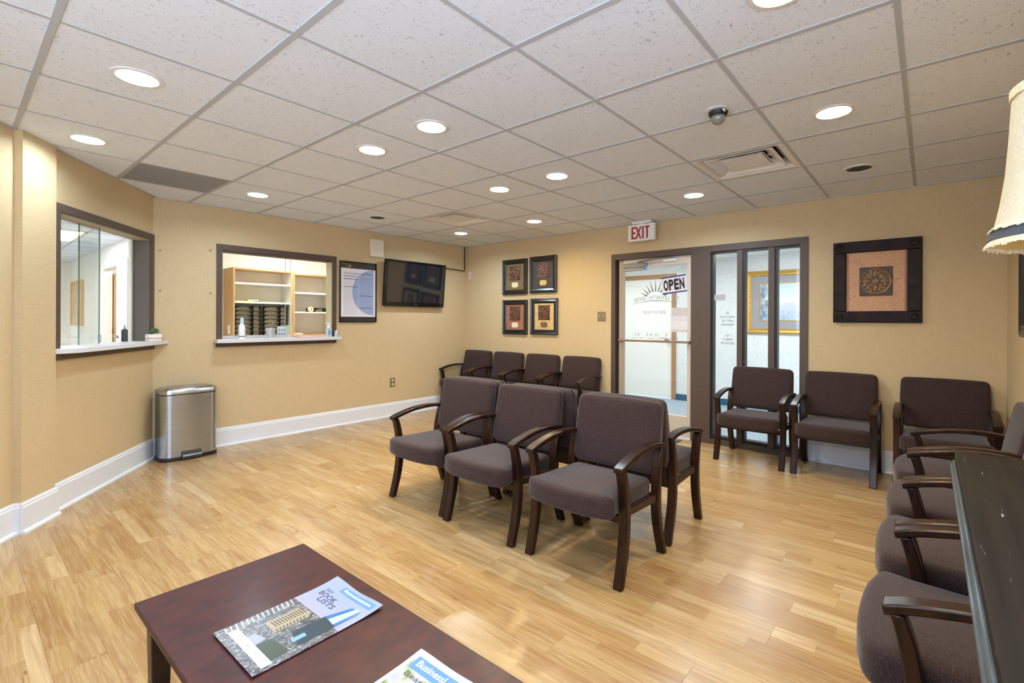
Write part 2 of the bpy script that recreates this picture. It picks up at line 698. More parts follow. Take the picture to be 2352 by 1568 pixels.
def plank_shape(b, cx, cy):
    w2, l2, c = PW / 2, PL / 2, 0.0006
    b.add([(cx - w2, cy - l2, -0.006), (cx + w2, cy - l2, -0.006), (cx + w2, cy + l2, -0.006), (cx - w2, cy + l2, -0.006),
           (cx - w2, cy - l2, -0.0012), (cx + w2, cy - l2, -0.0012), (cx + w2, cy + l2, -0.0012), (cx - w2, cy + l2, -0.0012),
           (cx - w2 + c, cy - l2 + c, 0), (cx + w2 - c, cy - l2 + c, 0), (cx + w2 - c, cy + l2 - c, 0), (cx - w2 + c, cy + l2 - c, 0)],
          [(0, 1, 5, 4), (1, 2, 6, 5), (2, 3, 7, 6), (3, 0, 4, 7), (4, 5, 9, 8), (5, 6, 10, 9), (6, 7, 11, 10), (7, 4, 8, 11), (8, 9, 10, 11)])


_b = B()
plank_shape(_b, 0, 0)
plank0 = _b.obj('plank', M_floor, floor)
rest = B()
first = True
ci = 0
x = XW + 0.03 - PW / 2
while x > -3.3:
    off = (ci * 0.381966 % 1.0) * PL
    y = -0.43 - PL + off
    while y - PL / 2 < YB:
        if NX * (x + PW / 2) + NY * (y - PL / 2) > ND - 0.02 and y + PL / 2 > YF - 0.05:
            seen = False
            for i in range(5):
                for sx_ in (-PW / 2, PW / 2):
                    q = proj((x + sx_, y - PL / 2 + PL * i / 4, 0))
                    if q and -80 < q[0] < 2432 and q[1] < 1660:
                        seen = True
            if seen:
                o = plank0 if first else plank0.copy()
                if not first:
                    COL.objects.link(o)
                first = False
                o.location = (x, y, 0)
            else:
                plank_shape(rest, x, y)
        y += PL
    x -= PW
    ci += 1
tag(rest.obj('plank_remainder', M_floor, floor), kind='stuff')

# ceiling grid (2 ft)
GX, GY, GS = 0.2569, 1.3081, 0.6096
ceil = B().box(-3.5, 5.2, -0.7, 5.75, HCEIL + 0.30, HCEIL + 0.36).obj('ceiling', M_plain_white)
tag(ceil, 'suspended ceiling of white fissured tiles in a grey grid', kind='structure')
ZT = HCEIL + 0.003
tile_plain = B().prism([(-GS / 2 + .002, -GS / 2 + .002), (GS / 2 - .002, -GS / 2 + .002), (GS / 2 - .002, GS / 2 - .002), (-GS / 2 + .002, GS / 2 - .002)], 0, 0.016)
RH = 0.084


def holed_tile():
    b = B()
    n = 32
    ring, sq = [], []
    for i in range(n):
        a = 2 * PI * (i + 0.5) / n
        c, s_ = math.cos(a), math.sin(a)
        k = (GS / 2 - .002) / max(abs(c), abs(s_))
        ring.append((RH * c, RH * s_))
        sq.append((k * c, k * s_))
    # put square corners on exact corner samples
    e = GS / 2 - .002
    for cx_, cy_ in ((e, e), (-e, e), (-e, -e), (e, -e)):
        j = min(range(n), key=lambda q: (sq[q][0] - cx_) ** 2 + (sq[q][1] - cy_) ** 2)
        sq[j] = (cx_, cy_)
    vs = [(p[0], p[1], 0) for p in ring] + [(p[0], p[1], 0) for p in sq] + [(p[0], p[1], 0.016) for p in ring] + [(p[0], p[1], 0.016) for p in sq]
    fs = []
    for i in range(n):
        j = (i + 1) % n
        fs += [(i, j, n + j, n + i), (2 * n + i, 3 * n + i, 3 * n + j, 2 * n + j), (i, 2 * n + i, 2 * n + j, j), (n + i, n + j, 3 * n + j, 3 * n + i)]
    return b.add(vs, fs)


def cell(xc, yc):
    return round((xc - GX) / GS - 0.5), round((yc - GY) / GS - 0.5)


LIGHTS = [  # x, y, colour, depth of the lens, label
    (0.56, 2.83, COOL, 0.022, 'recessed downlight nearest the left edge, over the open floor'),
    (0.56, 4.05, COOL, 0.022, 'recessed downlight in front of the oblique reception window'),
    (1.78, 4.66, COOL, 0.022, 'recessed downlight right of the grey return grille, before the shelf window'),
    (1.78, 2.83, WARM, 0.022, 'warm yellowish recessed downlight left of the one with a visible cup'),
    (1.78, 2.22, COOL, 0.040, 'recessed downlight showing a deep white reflector cup'),
    (3.00, 2.83, WARM, 0.022, 'small warm recessed downlight left of a whiter one, mid ceiling'),
    (3.00, 2.22, COOL, 0.022, 'white recessed downlight beside a warmer one, mid ceiling'),
    (4.22, 3.44, WARM, 0.022, 'warm recessed downlight above the four small pictures'),
    (4.22, 4.66, COOL, 0.022, 'farthest recessed downlight, near the far corner and television'),
    (4.22, 1.61, COOL, 0.022, 'recessed downlight in front of the exit sign and doorway'),
    (3.00, 0.394, WARM, 0.022, 'cream recessed downlight between dome sensor and lampshade'),
    (1.78, 0.394, WARM, 0.022, 'largest recessed downlight, cut by the top edge'),
    (0.56, 0.394, COOL, 0.022, 'recessed downlight overhead beside the viewpoint, out of sight'),
    (0.56, 1.61, COOL, 0.022, 'recessed downlight over the coffee table, out of sight'),
    (-0.66, 1.00, COOL, 0.022, 'recessed downlight behind the viewpoint near the oblique wall'),
    (-1.27, 0.394, COOL, 0.022, 'rearmost recessed downlight behind the viewpoint'),
]
SPEAKERS = [(3.00, 4.66, 'black round ceiling speaker left of the small square vent'),
            (4.22, 0.394, 'dark grey round ceiling speaker right of the large vent')]
lcells = {cell(l[0], l[1]) for l in LIGHTS}
VENTS = {(5, -1), (5, 4)}
GRILLE = (1, 5)
t_plain = t_hole = None
for ix in range(-6, 8):
    for iy in range(-3, 7):
        xc, yc = GX + GS * (ix + 0.5), GY + GS * (iy + 0.5)
        if NX * (xc + GS / 2) + NY * (yc - GS / 2) < ND or yc - GS / 2 > YB or yc + GS / 2 < YF - 0.05:
            continue
        if (ix, iy) in VENTS or (ix, iy) == GRILLE:
            continue
        cl = (ix, iy)
        if cl in lcells:
            if t_hole is None:
                o = t_hole = holed_tile().obj('ceiling_tile', M_tile, ceil)
            else:
                o = t_hole.copy()
                COL.objects.link(o)
        else:
            if t_plain is None:
                o = t_plain = tile_plain.obj('ceiling_tile', M_tile, ceil)
            else:
                o = t_plain.copy()
                COL.objects.link(o)
        o.location = (xc, yc, ZT)
        o.rotation_euler.z = random.choice((0, 0, 0, PI)) if cl not in lcells else 0
for ix in range(-6, 9):
    xg = GX + GS * ix
    if xg > XW:
        continue
    ya = max((NX * xg - ND) / -NY, -9) if xg < 1.2 else YB
    ya = min(YB, (NX * xg - ND) / (-NY))
    B().box(xg - .012, xg + .012, YF, ya, HCEIL, HCEIL + .004).obj('main_tee', M_tee, ceil)
for iy in range(-3, 8):
    yg = GY + GS * iy
    if yg > YB or yg < YF:
        continue
    xa = max(-3.1, (ND - NY * yg) / NX)
    B().box(xa, XW, yg - .010, yg + .010, HCEIL + .0008, HCEIL + .0045).obj('cross_tee', M_tee, ceil)
# wall angle trim round the edge
ang = B()
ang.box(1.2, XW, YB - .02, YB, HCEIL - .002, HCEIL + .004)
ang.box(XW - .02, XW, YF, YB, HCEIL - .002, HCEIL + .004)
ang.box(1.0, XW, YF, YF + .02, HCEIL - .002, HCEIL + .004)
for a_, b_ in ((3.81, T_END), (2.3, 3.53)):
    ang.hexa([T(a_, 0, HCEIL - .002), T(b_, 0, HCEIL - .002), T(b_, .02, HCEIL - .002), T(a_, .02, HCEIL - .002),
              T(a_, 0, HCEIL + .004), T(b_, 0, HCEIL + .004), T(b_, .02, HCEIL + .004), T(a_, .02, HCEIL + .004)])
ang.obj('wall_angle', M_tee, ceil)

# ---- walls
HB = 1.05
WT = 0.13
HW = HCEIL + 0.05
# TV wall with the shelf window opening: x 1.766..2.92, z 1.085..1.975
W2 = (1.716, 2.974, 1.075, 2.030)      # outer edge of the brown trim
W2i = (1.766, 2.924, 1.075, 1.972)
b = B()
b.box(1.10, W2i[0], YB, YB + WT, 0, HW).box(W2i[1], XW + .12, YB, YB + WT, 0, HW).box(W2i[0], W2i[1], YB, YB + WT, 0, W2i[2]).box(W2i[0], W2i[1], YB, YB + WT, W2i[3], HW)
tag(b.obj('wall_back', M_wall), 'tan wallcovered wall with the shelf window and television', kind='structure')
# oblique wall with the reception window
W1 = (3.856, 5.142, 1.060, 2.047)
W1i = (3.910, 5.090, 1.060, 1.990)
ow = empty('wall_left', (P0[0], P0[1], 0), A54, 'oblique tan wall with the large reception window', kind='structure')
b = B()
b.box(2.3, W1i[0], 0, WT, 0, HW).box(W1i[1], T_END + .02, 0, WT, 0, HW).box(W1i[0], W1i[1], 0, WT, 0, W1i[2]).box(W1i[0], W1i[1], 0, WT, W1i[3], HW)
b.obj('wall_covering', M_wall_l, ow)
tag(B().box(3.53, 3.815, -0.042, 0.01, 0, HW).obj('pilaster', M_wall_l, ow), 'shallow tan pilaster')
# door wall: opening y 0.862..2.94 to z 2.067
D0, D1, DZ = 0.862, 2.940, 2.067
b = B()
b.box(XW, XW + .12, YF - .3, D0, 0, HW).box(XW, XW + .12, D1, YB, 0, HW).box(XW, XW + .12, D0, D1, DZ, HW)
tag(b.obj('wall_right', M_wall), 'tan wallcovered wall with the glass door and sidelight', kind='structure')
tag(B().box(1.0, XW, YF - .12, YF, 0, HW).obj('wall_front', M_wall), 'tan wallcovered wall behind the row of chairs at right', kind='structure')


tag(B().prism([(-.62, 3.16), (-.50, 3.16), (-.95, -.44), (-1.07, -.44)], 0, HB).obj('light_blocker_rear', M_wall), 'low tan partition behind the viewpoint', kind='structure')  # added out of view to keep low world light from under the chairs
tag(B().box(-1.0, 1.0, YF - .12, YF, 0, HB).obj('light_blocker_side', M_wall), 'low tan partition beside the viewpoint', kind='structure')  # side piece of the added light block, also out of view


def baseboard(name, label, loc, rotz, length, H=0.185, t=0.016):
    e = empty(name, loc, rotz, label, kind='structure')
    # local: along x, room side is -y
    prof = [(0, 0.012), (-t, 0.012), (-t, H - .028), (-t * .72, H - .022), (-t * .72, H - .012), (-t * .35, H - .004), (-t * .3, H), (0, H)]
    B().prism([(p[0], p[1]) for p in prof], 0, length, 'x').obj('board', M_trim_white, e, smooth=True, angle=25)
    shoe = [(0, 0), (-t - .016, 0), (-t - .016, .010), (-t - .011, .018), (-t, .022), (0, .022)]
    B().prism(shoe, -0.004, length + .004, 'x').obj('shoe_mould', M_trim_white, e, smooth=True, angle=25)
    return e


# along local x with the room on local -y
baseboard('baseboard_back', 'white baseboard under the television', (1.215, YB, 0), 0.0, XW - 1.215 - .002)
a0 = T(3.815)
baseboard('baseboard_left', 'white baseboard under the reception window', (a0[0], a0[1], 0), A54, T_END - 3.815 - .012)
a0 = T(3.53 - .012, .042)
bpil = baseboard('baseboard_pilaster', 'white baseboard round the pilaster', (a0[0], a0[1], 0), A54, .30)
_t = .016
B().prism([(.012, .012), (.012 - _t, .012), (.012 - _t, .157), (.012 - _t * .72, .163), (.012 - _t * .72, .173), (.012 - _t * .35, .181), (.012, .185)], .001, .040, 'y').obj('return_board', M_trim_white, bpil)
B().box(-.020, .012, .001, .030, 0, .016).obj('return_shoe', M_trim_white, bpil)
a0 = T(2.3)
baseboard('baseboard_near', 'white baseboard at the left edge', (a0[0], a0[1], 0), A54, 3.53 - 2.3 - .006)
baseboard('baseboard_right', 'white baseboard behind the chairs right of the sidelight', (XW, D0 - .002, 0), -PI / 2, D0 - YF - .004)
baseboard('baseboard_far', 'white baseboard between door and far corner', (XW, YB - .02, 0), -PI / 2, YB - D1 - .024)
baseboard('baseboard_front', 'white baseboard behind the chair row along the right wall', (XW - .02, YF, 0), PI, 4.05)

# ------------------------------------------------------------------ reception window in the oblique wall
def window(name, label, e, W, Wi, panes, sill_poly, apron):
    """e: frame whose local x runs along the wall, y into the wall"""
    tw = B()
    tw.box(W[0], Wi[0], -.014, .0, W[2], W[3])
    tw.obj('trim_board', M_brown, e, bevel=.002)
    B().box(Wi[1], W[1], -.014, .0, W[2], W[3]).obj('trim_board', M_brown, e, bevel=.002)
    B().box(W[0], W[1], -.0145, .0, Wi[3], W[3]).obj('trim_board', M_brown, e, bevel=.002)
    return e


w1 = empty('window_1', (P0[0], P0[1], 0), A54, 'large reception window with two overlapping sliding panes in the oblique wall', kind='structure')
window('window_1', '', w1, W1, W1i, None, None, None)
B().box(W1i[0], W1i[0] + .006, 0, WT, W1i[2], W1i[3]).obj('jamb', M_brown, w1)
B().box(W1i[1] - .006, W1i[1], 0, WT, W1i[2], W1i[3]).obj('jamb', M('grey_jamb', srgb(112, 104, 96), 0.5), w1)
tag(B().box(W1i[0], W1i[1], 0, WT, W1i[3] - .008, W1i[3]).obj('head_track', M('beige_track', srgb(190, 178, 148), 0.5), w1), 'beige head track')
for (x0, x1, yy) in ((3.92, 4.515, .080), (4.300, 5.08, .098)):
    B().box(x0, x1, yy, yy + .006, 1.082, 1.982).obj('pane', M_glass_thin, w1)
for (xx, yy) in ((4.300, .100), (4.511, .082)):
    tag(B().box(xx, xx + .004, yy - .003, yy + .005, 1.082, 1.982).obj('pane_edge', M_glass_edge, w1), 'green polished glass edge')
tag(B().box(4.525, 4.553, .085, .097, 1.09, 1.155).obj('finger_pull', M('pale_pull', srgb(196, 204, 216), .4), w1, bevel=.003), 'small pale finger pull')
B().prism([(3.818, .0), (3.85, -.03), (3.965, -.10), (T_END + .062, -.10), (T_END - .005, -.002), (T_END - .05, WT + .05), (3.87, WT + .05), (3.87, 0)], 1.044, 1.078).obj('sill', M_sill, w1, bevel=.003)
B().prism([(W1[0] - .03, 0), (W1[0] - .03, -.018), (W1[1] + .0, -.018), (W1[1] + .0, 0)], 1.003, 1.044).obj('apron', M_brown, w1)

w2 = empty('window_2', (0, YB, 0), 0, 'reception window showing shelves, left of the privacy poster', kind='structure')
window('window_2', '', w2, W2, W2i, None, None, None)
for (x0, x1) in ((W2i[0], W2i[0] + .006), (W2i[1] - .006, W2i[1])):
    B().box(x0, x1, 0, WT, W2i[2], W2i[3]).obj('jamb', M('beige_jamb', srgb(206, 190, 150), 0.5), w2)
B().box(W2i[0], W2i[1], 0, WT, W2i[3] - .012, W2i[3]).obj('head_track', M_brown, w2)
for (x0, x1, yy) in ((1.775, 2.48, .085), (2.43, 2.915, .098)):
    B().box(x0, x1, yy, yy + .005, 1.11, 1.955).obj('pane', M_glass_thin, w2)
for xx, yy in ((2.425, .096), (2.476, .083)):
    tag(B().box(xx, xx + .004, yy - .001, yy + .006, 1.11, 1.955).obj('pane_edge', M('pale_glass_edge', srgb(205, 210, 196), 0.2), w2), 'pale polished glass edge')
B().box(1.775, 2.45, .06, .115, 1.080, 1.105).obj('bottom_track', M('alu_track', srgb(206, 208, 212), 0.35, 0.4), w2)
B().prism([(1.690, -.125), (2.985, -.125), (2.985, 0), (2.92, .0), (2.92, WT + .2), (1.77, WT + .2), (1.77, 0), (1.690, 0)], 1.040, 1.076).obj('sill', M_sill, w2, bevel=.003)
B().box(1.712, 2.972, -.02, 0, 0.998, 1.040).obj('apron', M_brown, w2)

# ------------------------------------------------------------------ glass door and sidelight (local x = -world y, local y into the hall)
dw = empty('door_1', (XW, 0, 0), -PI / 2, 'glazed entrance door in a brown metal frame', kind='structure')
X = lambda y: -y
FD = (-.012, .10)                                  # frame depth range
MU0, MU1 = 1.758, 1.967                            # the wide brown panel between door and sidelight
B().box(X(D1), X(2.885), *FD, 0, DZ).obj('frame_jamb', M_brown, dw, bevel=.002)
B().box(X(2.885), X(2.862), .03, .10, 0, 2.02).obj('door_stop', M_brown_dk, dw)
B().box(X(D1), X(MU1), FD[0] - .0005, FD[1], 1.998, DZ).obj('frame_head', M_brown, dw, bevel=.002)
B().box(X(MU1), X(MU0), FD[0], FD[1], 0, DZ).obj('frame_panel', M_brown, dw, bevel=.002)
leaf = empty('door_leaf', (0, .035, 0), 0, parent=dw)
L0, L1 = 2.860, 1.969
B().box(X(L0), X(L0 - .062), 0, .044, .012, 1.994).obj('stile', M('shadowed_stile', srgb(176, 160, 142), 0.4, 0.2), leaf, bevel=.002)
B().box(X(L1 + .055), X(L1), 0, .044, .012, 1.994).obj('stile', M_alu, leaf, bevel=.002)
B().box(X(L0 - .062), X(L1 + .055), 0, .044, 1.905, 1.994).obj('top_rail', M_alu, leaf)
B().box(X(L0 - .062), X(L1 + .055), 0, .044, .012, .235).obj('bottom_rail', M_alu, leaf)
B().box(X(L0 - .062), X(L1 + .055), .019, .025, .235, 1.905).obj('glass', M_glass, leaf)
# push bar
pb = B()
pb.box(X(L0 - .02), X(L1 + .01), -.055, -.030, 1.036, 1.060)
pb.box(X(L0 - .02), X(L0 - .05), -.032, 0, 1.034, 1.062).box(X(L1 + .04), X(L1 + .01), -.032, 0, 1.034, 1.062)
tag(pb.obj('push_bar', M_bronze, leaf, bevel=.004), 'thin bronze push bar')
tag(B().tube([(X(2.02), .044, .80), (X(2.02), .10, .82), (X(2.02), .10, 1.02), (X(2.02), .044, 1.04)], .011, 10).obj('pull_handle', M_plain_white, leaf, smooth=True), 'white pull handle on the far side')
cl = B().box(X(2.77), X(2.52), -.055, 0, 1.885, 1.945).obj('closer_body', M_steel, dw, bevel=.008)
cl.location = (0, .035, 0)
B().box(X(2.77), X(2.54), -.06, -.01, 1.855, 1.888).obj('closer_cover', M('closer_grey', srgb(168, 170, 172), 0.4, 0.6), cl, bevel=.006)
B().tube([(X(2.60), -.03, 1.955), (X(2.35), -.075, 1.975), (X(2.17), -.03, 1.985)], .009, 8).obj('closer_arm', M_steel, cl, smooth=True)
B().box(X(2.52), X(2.49), -.05, -.005, 1.86, 1.935).obj('closer_bracket', M('closer_blue', srgb(120, 140, 165), 0.4, 0.6), cl, bevel=.004)
B().box(X(2.30), X(2.14), -.02, -.002, 1.94, 1.972).obj('closer_shoe', M_plain_white, cl, bevel=.003)
# lettering on the glass, meant to be read from the hall (mirrored from here)
HX, HZ = (-1, 0, 0), (0, 0, 1)
LY = .0265
def hall_text(body, y, z, wd, ht, mat=M_grey_print, bold=.0, name='glass_lettering', par=leaf, ly=LY):
    return text_mesh(name, body, wd, ht, mat, par, (X(y), ly, z), HX, HZ, bold)
for i, ch in enumerate('THE LEXINGTON CENTER'):    # arched line
    if ch == ' ':
        continue
    u = (i - 9.5) / 9.5
    big = .052 if i in (4, 14) or i == 0 else .040
    text_mesh('glass_lettering', ch, .021 if ch != 'I' else .006, big, M_grey_print, leaf, (X(2.405 + .262 * u), LY, 1.545 - .030 * u * u + (big - .04) / 2),
              (-1, 0, -0.11 * u), (-0.11 * u, 0, 1), .01)
arc = B()
pa = [(X(2.405 - .29 * u), 1.508 - .040 * u * u) for u in [k / 12 - 1 for k in range(25)]]
for k in range(24):
    th = .0055 * (1 - abs(k - 11.5) / 16)
    (xa, za), (xb, zb) = pa[k], pa[k + 1]
    arc.hexa([(xa, LY, za - th), (xb, LY, zb - th), (xb, LY + .0006, zb - th), (xa, LY + .0006, za - th), (xa, LY, za + th), (xb, LY, zb + th), (xb, LY + .0006, zb + th), (xa, LY + .0006, za + th)])
arc.obj('logo_arc', M_grey_print, leaf)
ray = B()
for k in range(9):
    a = PI * (0.10 + 0.10 * k)
    r0, r1 = .085, .235 if k in (3, 4, 5) else .205
    c, s_ = math.cos(a), math.sin(a)
    cx_, cz_ = X(2.405), 1.545
    wv = .011
    pts = [(cx_ + r0 * c * 1.25 - wv * s_, cz_ + r0 * s_ * .8 + wv * c), (cx_ + r0 * c * 1.25 + wv * s_, cz_ + r0 * s_ * .8 - wv * c), (cx_ + r1 * c, cz_ + r1 * s_ * .9)]
    ray.prism(pts, LY, LY + .0006, 'y')
ray.obj('logo_sun_rays', M_grey_print, leaf)
hall_text('859.317.9159', 2.42, 1.375, .27, .036)
hall_text('A    E     O  R E     A L', 2.42, 1.120, .52, .026)
hall_text('859.523.9878  |  www.    nd  .com', 2.42, 1.078, .56, .024)
# sidelight
sl = empty('window_3', (XW, 0, 0), -PI / 2, 'brown framed sidelight of three tall panes beside the door', kind='structure')
B().box(X(.930), X(D0), *FD, 0, DZ).obj('frame_jamb', M_brown, sl, bevel=.002)
B().box(X(MU0), X(D0), FD[0] - .0005, FD[1], 2.000, DZ).obj('frame_head', M_brown, sl, bevel=.002)
B().box(X(MU0), X(D0), FD[0] - .0005, FD[1], 0, .052).obj('frame_sill', M_brown, sl, bevel=.002)
B().box(X(MU0), X(.93), .01, .09, .052, .085).obj('glazing_stop', M_brown_dk, sl)
B().box(X(MU0), X(.93), .005, .09, 1.982, 2.0).obj('glazing_stop', M_brown_dk, sl)
for m0, m1 in ((1.497, 1.442), (1.205, 1.147)):
    B().box(X(m0), X(m1), .0, .10, .052, 2.0).obj('mullion', M_brown, sl, bevel=.002)
for p0, p1 in ((1.758, 1.497), (1.442, 1.205), (1.147, .93)):
    B().box(X(p0), X(p0 - .022), .012, .09, .085, 1.982).obj('glazing_stop', M_brown_dk, sl)
    B().box(X(p0 - .022), X(p1), .045, .051, .085, 1.982).obj('pane', M_glass, sl)
for i, tx in enumerate(('NO', 'NARCOTICS', 'KEPT ON', 'PREMISES')):
    hall_text(tx, 1.605, 1.362 - i * .040, .022 * len(tx) * .72, .022, M_ink, 0.0, 'sidelight_lettering', sl, .0525)
for i, tx in enumerate(('NO', 'PUBLIC', 'RESTROOM')):
    hall_text(tx, 1.605, 1.130 - i * .040, .022 * len(tx) * .72, .022, M_ink, 0.0, 'sidelight_lettering', sl, .0525)
tag(B().box(X(1.735), X(1.625), .038, .044, 1.495, 1.555).obj('deposit_plate', M('plate_grey', srgb(178, 176, 180), 0.5), sl), 'small grey plate on the glass')

# ------------------------------------------------------------------ hallway beyond the door
HXW = 7.55
tag(B().box(XW + .12, HXW + .1, -2.2, 7.0, -.03, -.004).obj('floor_hall', M_carpet), 'blue grey hallway carpet', kind='structure')
b = B()
HD0, HD1 = 3.24, 4.15
b.box(HXW, HXW + .1, -2.2, HD0 - .07, 0, 2.6).box(HXW, HXW + .1, HD1 + .07, 7.0, 0, 2.6).box(HXW, HXW + .1, HD0 - .07, HD1 + .07, 2.03, 2.6)
tag(b.obj('wall_hall', M_hall_wall), 'white textured hallway wall', kind='structure')
tag(B().box(XW + .12, HXW + .1, -2.3, -2.2, 0, 2.6).obj('wall_hall_end', M_hall_wall), 'white hallway end wall', kind='structure')
tag(B().box(XW + .12, HXW + .1, 7.0, 7.1, 0, 2.6).obj('wall_hall_far', M_hall_wall), 'white hallway far end wall', kind='structure')
tag(B().box(XW + .12, HXW + .1, -2.2, 7.0, 2.245, 2.30).obj('ceiling_hall', M_plain_white), 'white hallway ceiling', kind='structure')
b = B().box(HXW - .012, HXW, -2.2, HD0 - .07, 0, .095)
tag(b.obj('baseboard_hall', M_blue_base), 'blue vinyl hallway baseboard', kind='structure')
hd = empty('door_2', (HXW, 0, 0), -PI / 2, 'white hallway door in a tan wood frame', kind='structure')
M_tanframe = M('tan_wood_frame', srgb(168, 124, 88), 0.45, var=0.1, vscale=8, stretch=(20, 20, 1))
B().box(X(HD1 + .06), X(HD1), -.02, .03, 0, 2.04).obj('jamb', M_tanframe, hd)
B().box(X(HD0), X(HD0 - .07), -.02, .03, 0, 2.04).obj('jamb', M_tanframe, hd)
B().box(X(HD1 + .06), X(HD0 - .07), -.021, .03, 1.975, 2.045).obj('head', M_tanframe, hd)
B().box(X(HD1), X(HD0), 0, .03, .008, 1.975).obj('leaf', M_plain_white, hd)
tag(B().lathe([(0, 0), (.026, .0), (.026, .012), (.012, .02), (.012, .05), (.028, .06), (.024, .085), (0, .09)], 14).obj('knob', M_steel, hd, smooth=True, loc=(X(HD0 + .07), -.0, .96)), 'round steel knob').rotation_euler = (PI / 2, 0, 0)
for (hx, hy, hl_) in ((6.3, 1.6, 'beyond the sidelight'), (6.3, 3.6, 'beyond the glass door'), (6.3, -.4, 'at the near end of the hallway'), (6.3, 5.6, 'at the far end of the hallway')):
    e = empty('hall_light', (hx, hy, 2.245), 0, 'square hallway ceiling light ' + hl_ + ', out of sight', 'light', 'hallway ceiling lights')
    B().box(-.32, .32, -.32, .32, -.02, 0).obj('frame', M_vent, e)
    B().box(-.29, .29, -.29, .29, -.024, -.0201).obj('diffuser', emit('hall_lens', (.93, .97, 1.0), HALL_LIGHT), e)

# ------------------------------------------------------------------ office behind the reception windows
OB, OX = 7.23, 1.38                        # back wall of the shelf room, its left end
tag(B().box(OX, 5.2, OB, OB + .12, 0, HW).obj('wall_office_back', M_white_wall), 'white wall behind the shelf units', kind='structure')
tag(B().box(5.08, 5.2, YB + WT, OB, 0, HW).obj('wall_office_side', M_white_wall), 'white office side wall', kind='structure')
# long passage wall with an opening
PX = 1.60
OP0, OP1 = 9.05, 10.22
b = B()
b.box(PX, PX + .12, OB + .12, OP0, 0, HW).box(PX, PX + .12, OP1, 13.3, 0, HW).box(PX, PX + .12, OP0, OP1, 2.06, HW)
tag(b.obj('wall_office_right', M_plain_white), 'white office passage wall with an opening', kind='structure')
tag(B().box(PX + .12, 3.0, 10.6, 10.7, 0, HW).obj('wall_office_room', M_white_wall), 'textured white wall through the office opening', kind='structure')
tag(B().box(-1.4, PX + .12, 13.3, 13.4, 0, HW).obj('wall_office_end', M_white_wall), 'white office end wall', kind='structure')
tag(B().box(-1.4, -1.3, 2.2, 13.4, 0, HW).obj('wall_office_left', M_plain_white), 'white office left wall', kind='structure')
tag(B().box(-1.4, 5.2, 5.0, 13.4, -.03, -.010).obj('floor_office', M('office_floor', srgb(150, 146, 140), 0.6)), 'office floor', kind='structure')
co = B().box(-1.4, 5.2, 2.0, 13.4, HCEIL + .05, HCEIL + .1).obj('ceiling_office', M_plain_white)
tag(co, 'office ceiling of white tiles with a bright panel', kind='structure')
OGX = 1.180
t0 = None
for ix in range(-2, 1):
    for iy in range(-1, 11):
        if ix == -1 and iy in (3, 4):
            continue
        if t0 is None:
            t0 = o = tile_plain.obj('office_ceiling_tile', M_tile, co)
        else:
            o = t0.copy()
            COL.objects.link(o)
        o.location = (OGX + GS * (ix + .5), 6.60 + GS * (iy + .5), HCEIL + .003)
for ix in range(-2, 2):
    B().box(OGX + GS * ix - .012, OGX + GS * ix + .012, 6.0, 13.3, HCEIL, HCEIL + .003).obj('office_tee', M_tee, co)
for iy in range(-1, 12):
    B().box(-.05, 1.6, 6.60 + GS * iy - .01, 6.60 + GS * iy + .01, HCEIL + .0008, HCEIL + .003).obj('office_tee', M_tee, co)
M_panel = emit('panel_lens', (.95, .97, 1.0), OFFICE_LIGHT)
M_panel_low = emit('panel_lens_dim', (1.0, .98, .95), OFFICE_LIGHT * 1.5)
for (lx, ly, lab, l2) in ((OGX - GS * .5, 6.60 + GS * 4, 'bright fluorescent panel seen through the reception window', GS * 2), (3.0, 6.35, 'fluorescent panel over the shelf units, out of sight', GS), (.3, 6.4, 'fluorescent panel just inside the reception window, out of sight', GS), (2.4, 9.6, 'fluorescent panel in the room beyond the opening', GS), (-.5, 9.4, 'fluorescent panel at the left of the office passage, out of sight', GS * 2), (-.5, 11.6, 'second fluorescent panel at the left of the office passage, out of sight', GS * 2)):  # both left passage panels are added, unseen, to brighten the office
    e = empty('troffer', (lx, ly, HCEIL), 0, lab, 'light', 'fluorescent ceiling panels')
    fr = B()
    hx, hy = GS / 2 - .008, l2 / 2 - .008
    fr.box(-hx, hx, -hy, -hy + .03, -.004, .04).box(-hx, hx, hy - .03, hy, -.004, .04).box(-hx, -hx + .03, -hy, hy, -.004, .04).box(hx - .03, hx, -hy, hy, -.004, .04)
    fr.obj('frame', M_vent, e)
    B().box(-hx + .03, hx - .03, -hy + .03, hy - .03, -.001, .008).obj('lens', M_panel_low if lx == 3.0 else M_panel, e)
# picture on the passage wall
pf = empty('framed_picture', (PX, 12.50, 1.565), -PI / 2, 'gold framed picture seen through the reception window', 'picture')
fr = B()
PWd, PHt = 1.26, .425
fr.box(-PWd / 2, PWd / 2, -.03, 0, PHt - .06, PHt).box(-PWd / 2, PWd / 2, -.03, 0, -PHt, -PHt + .06).box(-PWd / 2, -PWd / 2 + .06, -.03, 0, -PHt + .06, PHt - .06).box(PWd / 2 - .06, PWd / 2, -.03, 0, -PHt + .06, PHt - .06)
fr.obj('frame', M('warm_gold_wood', srgb(214, 160, 78), 0.4, 0.2, var=.1), pf, bevel=.006)
B().box(-PWd / 2 + .05, PWd / 2 - .05, -.012, -.002, -PHt + .05, PHt - .05).obj('print', M('tan_print', srgb(196, 176, 140), 0.5, var=.25, vscale=5), pf)
# end wall door
ed = empty('door_3', (0, 13.3, 0), 0, 'white door at the end of the office passage', kind='structure')
B().box(.55, 1.32, -.02, 0, 0, 2.05).obj('casing', M_plain_white, ed, bevel=.006)
B().box(.60, 1.24, -.035, -.02, 0, 1.98).obj('leaf', M('pale_grey_paint', srgb(208, 205, 198), .45), ed)
